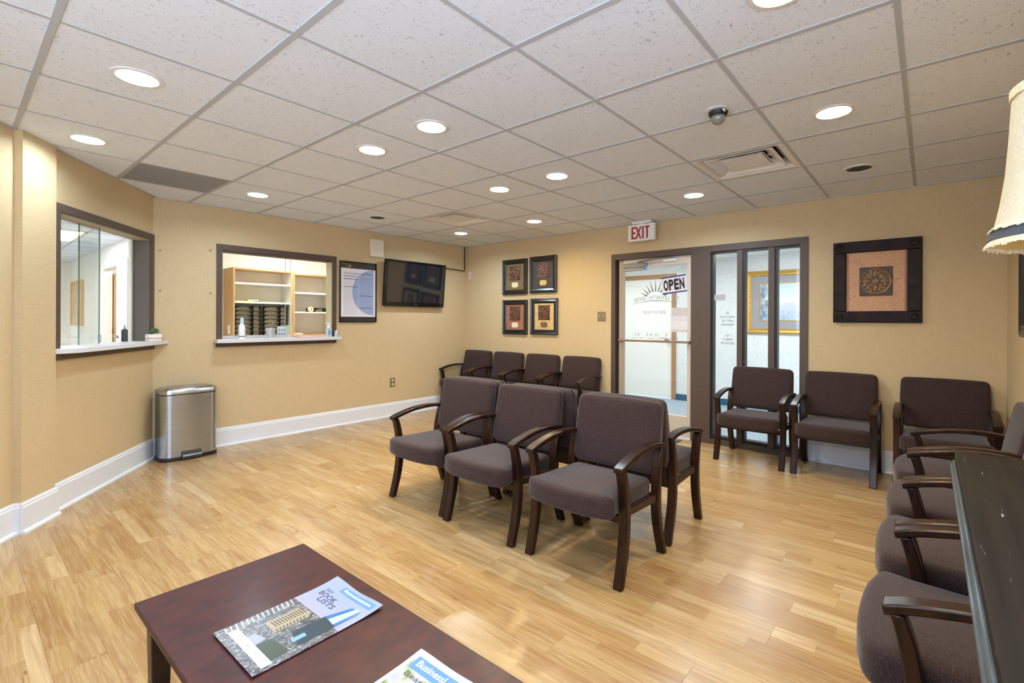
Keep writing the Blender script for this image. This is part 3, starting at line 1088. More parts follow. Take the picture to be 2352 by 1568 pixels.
# open door leaf standing at the near side of the opening, with lever handle
pd = empty('door_4', (PX, 0, 0), -PI / 2, 'white door beside the opening in the office passage', kind='structure')
B().box(-OP0 + .01, -8.42, -.035, -.0, 0.01, 2.05).obj('leaf', M_plain_white, pd, bevel=.004)
B().box(-8.42, -8.36, -.045, -.0, 0.0, 2.10).obj('casing', M_plain_white, pd, bevel=.004)
lv = B().lathe([(0, 0), (.025, 0), (.025, .02), (.01, .025), (.01, .06), (0, .06)], 12)
lv.box(-.01, .12, -.01, .01, .045, .062)
o = lv.obj('lever_handle', M_steel, pd, loc=(-8.90, -.035, 1.02))
o.rotation_euler = (PI / 2, 0, 0)
# wooden shelf unit in the room beyond the opening
ws = empty('bookcase', (1.735, 10.28, 0), 0, 'brown wooden bookcase glimpsed through the office opening', 'bookcase')
M_walnut = M('brown_wood', srgb(178, 128, 66), 0.45, var=.15, vscale=5, stretch=(10, 10, 1))
for xx in (0, .9):
    B().box(xx, xx + .03, -.3, .25, 0, 2.0).obj('side_panel', M_walnut, ws)
B().box(.03, .9, .22, .25, 0, 2.0).obj('back_panel', M_walnut, ws)
for zz in (.05, .45, .85, 1.15, 1.5, 1.97):
    B().box(.03, .9, -.3, .22, zz, zz + .03).obj('shelf', M_walnut, ws)
# thermostat-like plate on the end of the shelf-room wall
tp = empty('wall_plate', (1.46, OB, 1.95), 0, 'beige wall unit high on the white wall inside the reception window', 'wall unit')
B().box(-.055, .055, -.03, 0, -.065, .065).obj('cover', M_pink_plaster, tp, bevel=.006)
B().box(-.03, .03, -.034, -.03, -.05, -.02).obj('grille', M('unit_grey', srgb(190, 186, 176), .5), tp)

# shelf units seen through window 2
YC = 6.90
def shelf_unit(name, x0, x1, z0, z1, shelves, label, back=OB):
    e = empty(name, (x0, YC, 0), 0, label, 'shelf unit')
    W_ = x1 - x0
    for xx in (0, W_ - .02):
        p = B().box(xx, xx + .02, 0, back - YC, z0, z1)
        p.obj('side_panel', M_oak, e)
    B().box(.02, W_ - .02, back - YC - .012, back - YC - .002, z0, z1).obj('back_panel', M_shelf_white, e)
    B().box(0, W_, -.002, back - YC, z1, z1 + .02).obj('top_panel', M_oak, e)
    for zz in shelves:
        B().box(.02, W_ - .02, .004, back - YC - .012, zz, zz + .022).obj('shelf', M_shelf_white, e)
    for s_ in (0.0205, W_ - .0225):
        B().box(s_, s_ + .002, .002, back - YC - .012, z0, z1).obj('liner', M_shelf_white, e)
    B().box(.02, W_ - .02, 0.006, back - YC, z0, z0 + .02).obj('base_panel', M_oak, e)
    return e
SU1 = shelf_unit('shelf_unit', 2.345, 3.100, 1.04, 1.925, (1.485, 1.735), 'oak edged shelf unit holding the black letter trays')
SU2 = shelf_unit('shelf_unit', 3.105, 3.720, 1.04, 1.905, (1.365, 1.640), 'oak edged shelf unit with cream shelves, right of the letter trays')
tag(B().box(3.724, 3.775, YC - .02, OB, 0, HW).obj('trim_1', M_plain_white), 'white post right of the shelf units', kind='structure')
tag(B().box(1.40, 5.06, 6.40, OB - .001, .78, 1.035).obj('office_counter', M_shelf_white, bevel=.004), 'cream counter under the shelf units', 'counter')
# letter-tray sorters: arched fronts
def tray(b, x0, x1, z0, h, y0, y1):
    n = 10
    b.box(x0, x0 + .012, y0, y1, z0, z0 + h).box(x1 - .012, x1, y0, y1, z0, z0 + h)
    top = z0 + h
    for k in range(n):                       # arched fascia
        a, c = k / n, (k + 1) / n
        f = lambda u: top - .010 - .022 * (2 * u - 1) ** 4 - .010 * (2 * u - 1) ** 2
        xa, xb = x0 + (x1 - x0) * a, x0 + (x1 - x0) * c
        b.hexa([(xa, y0, f(a)), (xb, y0, f(c)), (xb, y0 + .006, f(c)), (xa, y0 + .006, f(a)), (xa, y0, top), (xb, y0, top), (xb, y0 + .006, top), (xa, y0 + .006, top)])
    return b
M_taupe = M('lit_back_taupe', srgb(176, 168, 146), .5)  # light put into the colour: imitates the lit shelf back behind black trays
for (x0, lab) in ((2.385, 'black plastic letter tray stack at the left of the shelf unit'), (2.735, 'black plastic letter tray stack beside another, right one of the pair')):
    e = empty('letter_tray_stack', (x0, YC, 1.062), 0, lab, 'letter trays', 'letter tray stacks')
    for k in range(7):
        for xa_, xb_ in ((0, .205), (.21, .315)):
            tr_ = tray(B(), xa_, xb_, k * .056, .054, .05, .095).obj('tray', M_black, e)
            tag(B().box(xa_ + .0125, xb_ - .0125, .051, .095, k * .056, k * .056 + .003).box(xa_ + .0125, xb_ - .0125, .091, .095, k * .056 + .004, k * .056 + .052).obj('tray_base', M_taupe, tr_), 'taupe inside of the tray')
def slab(name, label, cat, x0, x1, y0, y1, z0, h, mat, rot=0, group=None):
    o = B().box(-(x1 - x0) / 2, (x1 - x0) / 2, -(y1 - y0) / 2, (y1 - y0) / 2, 0, h).obj(name, mat, loc=((x0 + x1) / 2, (y0 + y1) / 2, z0), rotz=rot, bevel=.001)
    return tag(o, label, cat, group)
slab('file_folder', 'yellow file folder lying on the tray unit shelf', 'folder', 2.40, 2.62, 6.95, 7.15, 1.5075, .012, M('folder_yellow', srgb(222, 196, 120), .6), .05)
slab('catalogue', 'loose pale catalogue on top of the yellow folder', 'catalogue', 2.55, 2.68, 6.95, 7.12, 1.520, .016, M('pale_paper', srgb(214, 200, 170), .6), -.1)
slab('papers', 'grey green sheaf of papers on the tray unit shelf', 'papers', 2.68, 2.88, 6.95, 7.15, 1.5075, .008, M('grey_green_paper', srgb(150, 160, 140), .6), .08)
slab('envelope', 'white envelope on the bottom shelf of the right shelf unit', 'envelope', 3.14, 3.26, 6.93, 7.05, 1.0605, .02, M_paper, 0)
tr = empty('letter_tray', (3.42, YC, 1.388), 0, 'single black letter tray on the right shelf unit', 'letter tray')
tray(B(), 0, .26, 0, .056, .02, .28).obj('tray_body', M_black, tr)
rl = B().lathe([(.012, 0), (.035, 0), (.035, .05), (.012, .05), (.012, 0)], 18, cap=False).obj('tape_roll', M('cream_tape', srgb(232, 206, 160), .5), loc=(3.37, 6.96, 1.423), smooth=True)
rl.rotation_euler = (PI / 2, 0, 0)
tag(rl, 'cream tape roll left of the single black tray', 'tape roll')
sw = empty('light_switch', (2.345, 7.02, 1.14), -PI / 2, 'cream switch plate on the oak side of the shelf unit', 'switch')
B().box(-.035, .035, -.006, -.0005, -.058, .058).obj('plate', M_plain_white, sw, bevel=.002)
B().box(-.006, .006, -.012, -.006, -.012, .012).obj('toggle', M_plain_white, sw)

# ------------------------------------------------------------------ things on the sills
def lathe_part(name, prof, mat, parent, n=20, loc=None):
    return B().lathe(prof, n).obj(name, mat, parent, smooth=True, loc=loc, angle=50)
ZS = 1.0762
sp = empty('spray_bottle', (1.925, 5.42, ZS), 0, 'white lotion bottle with pale blue cap on the shelf window sill', 'bottle')
lathe_part('bottle_body', [(0, 0), (.028, 0), (.030, .01), (.030, .115), (.026, .135), (.016, .152), (.016, .158), (0, .158)], M('white_bottle', srgb(238, 240, 238), .35), sp)
lathe_part('cap', [(0, .158), (.0175, .158), (.015, .215), (.008, .218), (0, .218)], M('pale_blue_cap', srgb(196, 216, 222), .35), sp)
lathe_part('label_band', [(.0303, .022), (.0305, .022), (.0305, .030), (.0303, .030)], M_ink, sp)
cup = empty('pencil_cup', (2.255, 5.545, ZS), 0, 'silver mesh pencil cup on the shelf window sill', 'pencil cup')
M_meshcup = M('silver_mesh', srgb(196, 198, 200), .4, .6, var=.15, vscale=160)
lathe_part('cup_body', [(0, 0), (.036, 0), (.047, .105), (.049, .105), (.049, .108), (.044, .108), (.034, .004), (0, .004)], M_meshcup, cup)
for i, (dx, dy, hh, mt) in enumerate(((.032, .01, .165, M_steel), (.026, -.012, .150, M_black))):
    p = B().tube([(-.01 + .003 * i, .0, .010), (dx, dy, hh)], .0045, 8).obj('pen', mt, loc=(2.255, 5.545, ZS), smooth=True)
    tag(p, ('silver pen leaning in the mesh cup', 'black pen leaning in the mesh cup')[i], 'pen')
ch = empty('card_holder', (2.395, 5.60, ZS), .1, 'clear desk calendar block with white cards behind the cup', 'card holder')
B().box(-.055, .06, -.012, -.006, .004, .125).obj('card', M('white_card_print', srgb(232, 234, 240), .5), ch)
for i in range(3):
    for j in range(2):
        B().box(-.045 + .03 * i, -.025 + .03 * i, -.0128, -.0121, .03 + .04 * j, .05 + .04 * j).obj('print_mark', M('card_blue', srgb(150, 160, 190), .6), ch)
B().box(.062, .085, -.012, .02, .004, .135).obj('side_block', M('cream_block', srgb(226, 224, 205), .5), ch)
B().box(-.06, .09, -.02, .03, 0, .004).obj('base', M_glass_thin, ch)
slab('clipboard', 'red edged clipboard at the right of the shelf window sill', 'clipboard', 2.50, 2.80, 5.41, 5.62, ZS, .005, M('red_board', srgb(204, 96, 82), .5), .06)
slab('form_sheet', 'white form lying on the red edged clipboard', 'paper', 2.525, 2.765, 5.42, 5.60, ZS + .0055, .003, M_paper, .02)
pb_ = empty('sanitizer_bottle', (2.868, 5.455, ZS), 0, 'clear blue pump bottle of hand sanitizer on the shelf window sill', 'bottle')
M_gel = M('clear_blue_gel', srgb(186, 206, 222), .12, spec=.6)
B().prism([(-.030, -.020), (.030, -.020), (.030, .020), (-.030, .020)], 0, .10).obj('bottle_body', M_gel, pb_, bevel=.010, seg=3)
lathe_part('pump_collar', [(0, .1), (.014, .1), (.015, .135), (.007, .138), (.006, .155), (0, .155)], M_plain_white, pb_, 14)
B().box(-.045, .012, -.007, .007, .153, .164).obj('pump_nozzle', M_plain_white, pb_, bevel=.003)
B().box(-.018, .012, -.0215, -.0205, .02, .075).obj('print', M('blue_print', srgb(120, 150, 190), .5), pb_)
sb = empty('small_bottle', (2.948, 5.435, ZS), 0, 'small clear bottle with white cap right of the sanitizer', 'bottle')
lathe_part('bottle_body', [(0, 0), (.017, 0), (.018, .006), (.018, .045), (.010, .055), (0, .055)], M_gel, sb, 14)
lathe_part('cap', [(0, .055), (.010, .055), (.010, .072), (0, .072)], M_plain_white, sb, 12)
# succulent on the reception sill
q = T(5.06, .045)
pl = empty('potted_succulent', (q[0], q[1], 1.0785), 0.2, 'small green succulent in a white wood banded pot on the sill', 'plant')
B().box(-.052, .052, -.036, .036, 0, .062).obj('pot', M('white_ceramic', srgb(236, 228, 218), .35), pl, bevel=.006)
tag(B().box(-.0525, .0525, -.0365, .0365, .018, .030).obj('wood_band', M('tan_band', srgb(170, 120, 84), .5), pl, bevel=.004), 'tan wooden band')
fo = B()
random.seed(3)
for k in range(70):
    a, e_ = random.uniform(0, 2 * PI), random.uniform(.15, 1.5)
    d = Vector((math.cos(a) * math.cos(e_), math.sin(a) * math.cos(e_) * .8, math.sin(e_)))
    c = Vector((0, 0, .066)) + Vector((d.x * .040, d.y * .034, d.z * .040)) * random.uniform(.55, 1.0)
    s_ = d.cross(Vector((0, 0, 1))).normalized() * .009
    u_ = d.cross(s_).normalized() * .006
    tip = c + d * .020
    fo.add([c - d * .008, c + s_, c + u_, c - s_, c - u_, tip], [(0, 2, 1), (0, 3, 2), (0, 4, 3), (0, 1, 4), (5, 1, 2), (5, 2, 3), (5, 3, 4), (5, 4, 1)])
fo.obj('leaves', M('succulent_green', srgb(84, 116, 74), .5, var=.5, vscale=40), pl, smooth=True)
q = T(5.005, -.150)
db = empty('dark_bottle', (q[0], q[1], 1.0785), 0, 'dark pump bottle standing inside the reception window', 'bottle')
lathe_part('bottle_body', [(0, 0), (.023, 0), (.024, .006), (.024, .095), (.019, .104), (.010, .110), (0, .110)], M('charcoal_bottle', srgb(66, 70, 78), .3), db, 16)
lathe_part('pump', [(0, .110), (.010, .110), (.010, .126), (.005, .128), (.005, .148), (0, .148)], M_gel, db, 12)

# ------------------------------------------------------------------ TV wall: poster, router, television, cables, outlets
po = empty('privacy_poster', (3.262, YB, 1.617), 0, 'framed privacy notice poster between shelf window and television', 'poster')
PW2, PH2 = .250, .374
fr = B()
fr.box(-PW2, PW2, -.022, -.002, PH2 - .014, PH2).box(-PW2, PW2, -.022, -.002, -PH2, -PH2 + .014).box(-PW2, -PW2 + .014, -.022, -.002, -PH2 + .014, PH2 - .014).box(PW2 - .014, PW2, -.022, -.002, -PH2 + .014, PH2 - .014)
fr.obj('frame', M_blackgloss, po, bevel=.002)
B().box(-PW2 + .01, PW2 - .01, -.012, -.003, -PH2 + .01, PH2 - .01).obj('backing', M('charcoal_print', srgb(48, 42, 40), .25), po)
t = NT('poster_sheet')
tc = t.n('TexCoord')
sx = t.n('SeparateXYZ')
t.l(tc.outputs['Object'], sx.inputs[0])
lines = t.math('GREATER_THAN', t.math('FRACT', t.math('MULTIPLY', sx.outputs[2], 78.0)), 0.45)
nz = t.noise(t.coord('Object', (120, 1, 78)), 1.0, 2)
txt = t.math('MULTIPLY', t.math('MULTIPLY', lines, t.math('GREATER_THAN', nz, 0.40)), 0.30)
inx = t.math('MULTIPLY', t.math('LESS_THAN', t.math('ABSOLUTE', sx.outputs[0]), .198), t.math('LESS_THAN', t.math('ABSOLUTE', t.math('ADD', sx.outputs[2], .045)), .235))
gut = t.math('GREATER_THAN', t.math('ABSOLUTE', t.math('ADD', sx.outputs[0], .0)), .012)
txt = t.math('MULTIPLY', t.math('MULTIPLY', txt, inx), gut)
dx = t.math('SUBTRACT', sx.outputs[0], .215)
dz = t.math('SUBTRACT', sx.outputs[2], .0)
el = t.math('ADD', t.math('POWER', t.math('DIVIDE', dx, .30), 2.0), t.math('POWER', t.math('DIVIDE', dz, .285), 2.0))
ell = t.math('MULTIPLY', t.math('LESS_THAN', el, 1.0), t.math('LESS_THAN', sx.outputs[0], .212))
c = t.mix(ell, srgb(228, 226, 234), srgb(158, 172, 210))
c = t.mix(txt, c, srgb(90, 92, 120))
t.base(c)
t.val(t.b, Roughness=0.18)
B().box(-.236, .236, -.0135, -.0125, -.305, .288).obj('sheet', t.m, po)
text_mesh('title', 'We Care About Your Privacy', .38, .034, M('title_ink', srgb(60, 60, 72), .5), po, (0, -.0142, .225), shear=.25)
for (xa, xb, zz) in ((-.2, -.01, .195), (-.2, -.01, .158), (-.2, -.01, .062), (.012, .20, -.045), (.012, .20, -.195)):
    B().box(xa, xb, -.0142, -.0136, zz - .003, zz + .003).obj('rule', M_navy, po)
swp = B()
pts = []
for k in range(11):
    u = k / 10
    pts.append((-.225 + .11 * math.sin(u * PI) ** .8 * (1 if u < .5 else 1), .345 - .055 * u))
for k in range(10):
    (xa, za), (xb, zb) = pts[k], pts[k + 1]
    wd_ = .010 * (1 - abs(k - 5) / 7)
    swp.add([(xa, -.0142, za), (xa + wd_ + .004, -.0142, za), (xb + wd_ + .004, -.0142, zb), (xb, -.0142, zb)], [(0, 1, 2, 3)])
swp.obj('yellow_swoosh', M('swoosh_yellow', srgb(222, 182, 88), .4), po)
bx = empty('wall_box', (3.512, YB, 2.192), 0, 'square beige plastic box with a thin wire above the television', 'wall box')
B().box(-.098, .098, -.040, -.001, -.112, .112).obj('cover', M_pink_plaster, bx, bevel=.008, seg=3)
B().tube([(.0, -.006, -.112), (.0, -.006, -.40), (.012, -.006, -.62), (.06, -.006, -.72), (.13, -.010, -.745)], .004, 6).obj('wire', M('cream_wire', srgb(226, 214, 190), .5), bx, smooth=True)
tv = empty('television', (4.085, 5.408, 1.760), 0, 'wall mounted black flat television in the far corner', 'television')
tv.rotation_euler = (math.radians(5.0), 0, 0)
TWd, THt = .497, .305
B().box(-TWd, TWd, -.012, .035, -THt, THt).obj('bezel', M_blackgloss, tv, bevel=.006)
B().box(-TWd + .034, TWd - .034, -.0135, -.0115, -THt + .058, THt - .034).obj('screen', M('dark_screen', srgb(26, 30, 36), .07, spec=.9), tv)
text_mesh('maker_mark', 'SAMSUNG', .062, .009, M_steel, tv, (0, -.0128, -THt + .028))
B().box(-.16, .16, .035, .06, -.12, .12).obj('mount_plate', M_black, tv)
cb = B().tube([(5.035, 5.478, HCEIL - .002), (5.037, 5.478, 2.25), (5.040, 5.478, 2.10), (5.040, 5.478, 2.035), (5.025, 5.478, 2.022), (4.90, 5.475, 2.026), (4.80, 5.470, 2.034), (4.72, 5.462, 2.030), (4.62, 5.45, 2.035), (4.50, 5.455, 2.02)], .0075, 8).obj('power_cable', M_black, smooth=True)
tag(cb, 'black cable dropping from the ceiling corner to the television', 'cable')


def outlet(loc, rotz, label, duplex=True, mat=None):
    e = empty('wall_outlet' if duplex else 'wall_switch', loc, rotz, label, 'outlet' if duplex else 'switch')
    return e
ot = outlet((3.766, YB, .448), 0, 'brass duplex outlet low on the television wall')
M_brass = M('aged_brass', srgb(150, 128, 92), .4, .6)
B().box(-.036, .036, -.006, -.0005, -.058, .058).obj('plate', M_brass, ot, bevel=.002)
for zz in (-.026, .026):
    r_ = B().prism([(.017 * math.cos(a * PI / 6), zz + .019 * max(-.8, min(.8, math.sin(a * PI / 6)))) for a in range(12)], -.009, -.005, 'y').obj('receptacle', M_pink_plaster, ot)
    B().box(-.008, -.005, -.0095, -.0085, zz - .006, zz + .006).box(.005, .008, -.0095, -.0085, zz - .006, zz + .006).obj('slot', M_ink, r_)
cp = empty('cable_plate', (XW, 5.405, 1.955), -PI / 2, 'cream coaxial plate high in the far corner', 'wall plate')
B().box(-.027, .027, -.006, -.0005, -.055, .055).obj('plate', M_pink_plaster, cp, bevel=.002)
B().tube([(0, -.014, 0), (0, -.006, 0)], .006, 8).obj('socket', M_brass, cp, smooth=True)
sw = empty('light_switch', (XW, 3.076, 1.329), -PI / 2, 'double toggle switch plate left of the glass door', 'switch')
B().box(-.057, .057, -.007, -.0005, -.057, .057).obj('plate', M('pewter_plate', srgb(150, 132, 104), .4, .5), sw, bevel=.003)
for xx in (-.024, .024):
    B().hexa([(xx - .005, -.007, -.012), (xx + .005, -.007, -.012), (xx + .005, -.007, .008), (xx - .005, -.007, .008), (xx - .004, -.018, .002), (xx + .004, -.018, .002), (xx + .004, -.018, .012), (xx - .004, -.018, .012)]).obj('toggle', M_pink_plaster, sw)
for i, (xx, zz) in enumerate(((1.660, 1.955), (1.660, 1.530), (1.255, 1.905), (1.255, 1.535))):
    h = B().tube([(xx, YB, zz), (xx, YB - .022, zz - .002), (xx, YB - .028, zz + .010)], .0035, 6).obj('wall_hook', M('rusty_screw', srgb(120, 96, 66), .5, .4), smooth=True)
    tag(h, ('small screw hook beside the shelf window, upper', 'small screw hook beside the shelf window, lower', 'small screw hook beside the reception window corner, upper', 'small screw hook beside the reception window corner, lower')[i], 'hook')

# ------------------------------------------------------------------ pictures
def rail_frame(b_name, w_, h_, prof, mat, parent, bevel=0.0):
    """four mitred rails; prof: (inset from outer edge, y) section"""
    o_ = None
    for side in range(4):
        b = B()
        vs = []
        for (ins, yy) in prof:
            for e_ in (-1, 1):
                hw, hh = w_ / 2 - ins, h_ / 2 - ins
                p = {0: (e_ * hw, yy, hh), 1: (hw, yy, -e_ * hh), 2: (-e_ * hw, yy, -hh), 3: (-hw, yy, e_ * hh)}[side]
                vs.append(p)
        n = len(prof)
        fs = [(2 * k, 2 * k + 1, (2 * k + 3) % (2 * n), (2 * k + 2) % (2 * n)) for k in range(n)]
        fs += [tuple(2 * k for k in range(n)), tuple(2 * k + 1 for k in reversed(range(n)))]
        b.add(vs, fs)
        b.obj(b_name, mat, parent, smooth=True, angle=25)


BLACKFRAME = M('black_ridged_frame', srgb(20, 20, 20), .28, coat=.3)
def relief_mat(name, lo, hi, scale=38):
    t = NT(name)
    v = t.n('TexVoronoi', feature='DISTANCE_TO_EDGE')
    v.inputs['Scale'].default_value = scale
    nn = t.n('TexNoise')
    nn.inputs['Scale'].default_value = 26
    tc = t.coord('Object')
    t.l(tc, nn.inputs['Vector'])
    va = t.n('VectorMath', operation='SCALE')
    t.l(nn.outputs['Color'], va.inputs[0])
    va.inputs['Scale'].default_value = .05
    vb = t.n('VectorMath', operation='ADD')
    t.l(tc, vb.inputs[0])
    t.l(va.outputs[0], vb.inputs[1])
    t.l(vb.outputs[0], v.inputs['Vector'])
    t.base(t.ramp(v.outputs['Distance'], [(0.02, lo), (0.16, hi)]))
    t.val(t.b, Roughness=.35, Metallic=.5)
    t.bump(v.outputs['Distance'], .9, .006)
    return t.m
M_relief = relief_mat('dark_bronze_relief', srgb(24, 18, 16), srgb(150, 108, 88))
pics = [((4.480, 1.882), .452, .490, srgb(120, 98, 58), srgb(226, 214, 180), 'small black framed relief on olive mat, upper left of four'),
        ((3.977, 1.890), .455, .490, srgb(70, 62, 54), srgb(216, 186, 120), 'small black framed relief on dark brown mat, upper right of four'),
        ((4.477, 1.320), .452, .478, srgb(158, 104, 82), srgb(226, 218, 190), 'small black framed relief on terracotta mat, lower left of four'),
        ((3.960, 1.329), .455, .482, srgb(206, 176, 122), srgb(110, 92, 60), 'small black framed relief on golden mat, lower right of four')]
for (cy_, cz_), w_, h_, mc, oc, lab in pics:
    e = empty('framed_relief', (XW, cy_, cz_), -PI / 2, lab, 'picture', 'four small framed reliefs')
    rail_frame('frame_rail', w_, h_, [(0, -.001), (0, -.028), (.012, -.034), (.024, -.026), (.034, -.030), (.056, -.022), (.066, -.012), (.066, -.001)], BLACKFRAME, e)
    B().box(-w_ / 2 + .06, w_ / 2 - .06, -.010, -.002, -h_ / 2 + .06, h_ / 2 - .06).obj('mat_board', M('mat_board', mc, .6, var=.22, vscale=30), e)
    tl = B().box(-.090, .090, -.018, -.0101, -.040, .142).obj('relief_tile', M_relief, e, bevel=.003)
    B().box(-.098, .098, -.0115, -.0101, -.048, .150).obj('tile_border', M('bronze_border', srgb(92, 74, 54), .5, .2), e)
    k = .018
    B().prism([(-.058 + k, -.145), (.058 - k, -.145), (.058, -.145 + k), (.058, -.075 - k), (.058 - k, -.075), (-.058 + k, -.075), (-.058, -.075 - k), (-.058, -.145 + k)], -.0135, -.0101, 'y').obj('title_plaque', M('plaque', oc, .5), e)

M_oldframe = M('distressed_dark_frame', srgb(30, 18, 12), .6, spec=.25, var=.7, vscale=14, bump=.4, bscale=40, bdist=.004)
bp = empty('framed_medallion', (XW, .350, 1.626), -PI / 2, 'large dark framed medallion on salmon mat, right of the sidelight', 'picture')
W_, H_ = .622, .708
for (x0, x1, z0, z1, yy) in ((-W_ / 2, W_ / 2, H_ / 2 - .098, H_ / 2, .030), (-W_ / 2, W_ / 2, -H_ / 2, -H_ / 2 + .098, .030), (-W_ / 2, -W_ / 2 + .098, -H_ / 2 + .098, H_ / 2 - .098, .027), (W_ / 2 - .098, W_ / 2, -H_ / 2 + .098, H_ / 2 - .098, .027)):
    B().box(x0, x1, -yy, -.001, z0, z1).obj('frame_board', M_oldframe, bp, bevel=.007)
for sx_ in (-1, 1):
    for sz_ in (-1, 1):
        B().lathe([(.0, .004), (.012, .005), (.020, .001), (.026, .005), (.034, .001)], 18).obj('corner_swirl', M_oldframe, bp, smooth=True, loc=(sx_ * (W_ / 2 - .048), -.030, sz_ * (H_ / 2 - .048))).rotation_euler = (PI / 2, 0, 0)
t = NT('salmon_leaf_mat')
nn = t.noise(t.coord('Object', (1, 1, 1)), 34, 4, .6, 2.0)
t.base(t.ramp(nn, [(.36, srgb(178, 128, 96)), (.52, srgb(206, 162, 120)), (.68, srgb(194, 144, 118))]))
t.val(t.b, Roughness=.6)
t.bump(nn, .4, .003)
B().box(-.205, .205, -.012, -.002, -.262, .262).obj('mat_board', t.m, bp)
rail_frame('mat_edge', .412, .526, [(0, -.002), (0, -.016), (.010, -.016), (.010, -.002)], M('salmon_edge', srgb(176, 96, 84), .5), bp)
M_brz = M('bronze_medallion', srgb(150, 118, 78), .42, .25, var=.5, vscale=40, bump=.5, bscale=120, bdist=.003)
M_brz_dk = M('dark_medallion_ground', srgb(66, 48, 42), .55, .0, var=.4, vscale=50)
B().box(-.116, .116, -.020, -.012, -.124, .124).obj('medallion_tile', M_brz_dk, bp, bevel=.003)
rg = B().lathe([(.098, 0), (.108, .006), (.112, 0)], 36, cap=False)
rg.v = [(p[0], -.020 - p[2], p[1]) for p in rg.v]
rg.obj('medallion_ring', M_brz, bp, smooth=True)
for k in range(16):
    a = 2 * PI * k / 16
    lf = B()
    r0, r1, wd_ = (.028, .094, .017) if k % 2 == 0 else (.050, .097, .014)
    c, s_ = math.cos(a), math.sin(a)
    P = lambda r, o, h: (r * c - o * s_, -.020 - h, r * s_ + o * c)
    L_ = r1 - r0
    rim = [P(r0, 0, 0), P(r0 + .25 * L_, -wd_ * .6, 0), P(r0 + .55 * L_, -wd_, 0), P(r0 + .75 * L_, -wd_ * .55, 0), P(r0 + .82 * L_, -wd_ * .75, 0), P(r1, 0, .001),
           P(r0 + .82 * L_, wd_ * .75, 0), P(r0 + .75 * L_, wd_ * .55, 0), P(r0 + .55 * L_, wd_, 0), P(r0 + .25 * L_, wd_ * .6, 0)]
    lf.add(rim + [P(r0 + .5 * L_, 0, .010)], [(i, (i + 1) % 10, 10) for i in range(10)])
    lf.obj('medallion_leaf', M_brz, bp)
dm = B().lathe([(.0, .012), (.008, .011), (.012, .006), (.020, .008), (.026, 0)], 20)
dm.v = [(p[0], -.020 - p[2], p[1]) for p in dm.v]
dm.obj('medallion_boss', M_brz, bp, smooth=True)

rp = empty('framed_art', (3.70, YF, 1.472), PI, 'dark framed picture at the right edge, half behind the lampshade', 'picture')
rail_frame('frame_rail', .90, .560, [(0, -.001), (0, -.030), (.02, -.036), (.05, -.026), (.07, -.03), (.09, -.012), (.09, -.001)], M('near_black_frame', srgb(26, 24, 22), .35, coat=.2), rp)
B().box(-.37, .37, -.010, -.002, -.20, .20).obj('mat_board', M('dark_mat', srgb(52, 44, 38), .6, var=.3), rp)

hp = empty('gold_framed_landscape', (HXW, 1.47, 1.552), -PI / 2, 'gold framed landscape print hanging in the hallway', 'picture')
W_, H_ = 1.23, .905
rail_frame('frame_rail', W_, H_, [(0, -.001), (0, -.032), (.02, -.040), (.045, -.026), (.062, -.03), (.075, -.015), (.075, -.001)], M_gold, hp)
B().box(-W_ / 2 + .07, W_ / 2 - .07, -.012, -.002, -H_ / 2 + .07, H_ / 2 - .07).obj('mat_board', M('grey_mat', srgb(150, 150, 156), .6, var=.06, vscale=20), hp)
rail_frame('inner_fillet', W_ - .36, H_ - .36 , [(0, -.012), (0, -.016), (.014, -.016), (.014, -.012)], M_gold, hp)
t = NT('pale_landscape_print')
tc = t.n('TexCoord')
sx = t.n('SeparateXYZ')
t.l(tc.outputs['Object'], sx.inputs[0])
nn = t.noise(t.coord('Object', (6, 1, 6)), 1.0, 5, .6)
n2 = t.noise(t.coord('Object', (14, 1, 14)), 1.0, 5, .65)
sky = t.ramp(t.math('ADD', t.math('MULTIPLY', sx.outputs[2], 1.8), .5), [(.1, srgb(206, 220, 232)), (.5, srgb(232, 232, 232)), (.9, srgb(196, 214, 230))])
hill = t.ramp(t.math('SUBTRACT', t.math('ADD', t.math('MULTIPLY', t.math('SUBTRACT', nn, .5), .75), .52), sx.outputs[2]), [(.46, 0.0), (.60, 1.0)])
c = t.mix(t.math('MULTIPLY', hill, .6), sky, srgb(178, 186, 206))
tree = t.math('MULTIPLY', t.math('LESS_THAN', sx.outputs[0], t.math('SUBTRACT', -.27, t.math('MULTIPLY', sx.outputs[2], .25))), t.ramp(n2, [(.36, 0.0), (.58, 1.0)]))
c = t.mix(t.math('MULTIPLY', tree, .8), c, srgb(70, 104, 128))
water = t.math('MULTIPLY', t.math('LESS_THAN', sx.outputs[2], -.13), t.ramp(n2, [(.42, 0.0), (.66, 1.0)]))
c = t.mix(t.math('MULTIPLY', water, .6), c, srgb(110, 140, 172))
t.base(c)
t.val(t.b, Roughness=.3)
B().box(-W_ / 2 + .19, W_ / 2 - .19, -.0135, -.0122, -H_ / 2 + .19, H_ / 2 - .19).obj('print', t.m, hp)

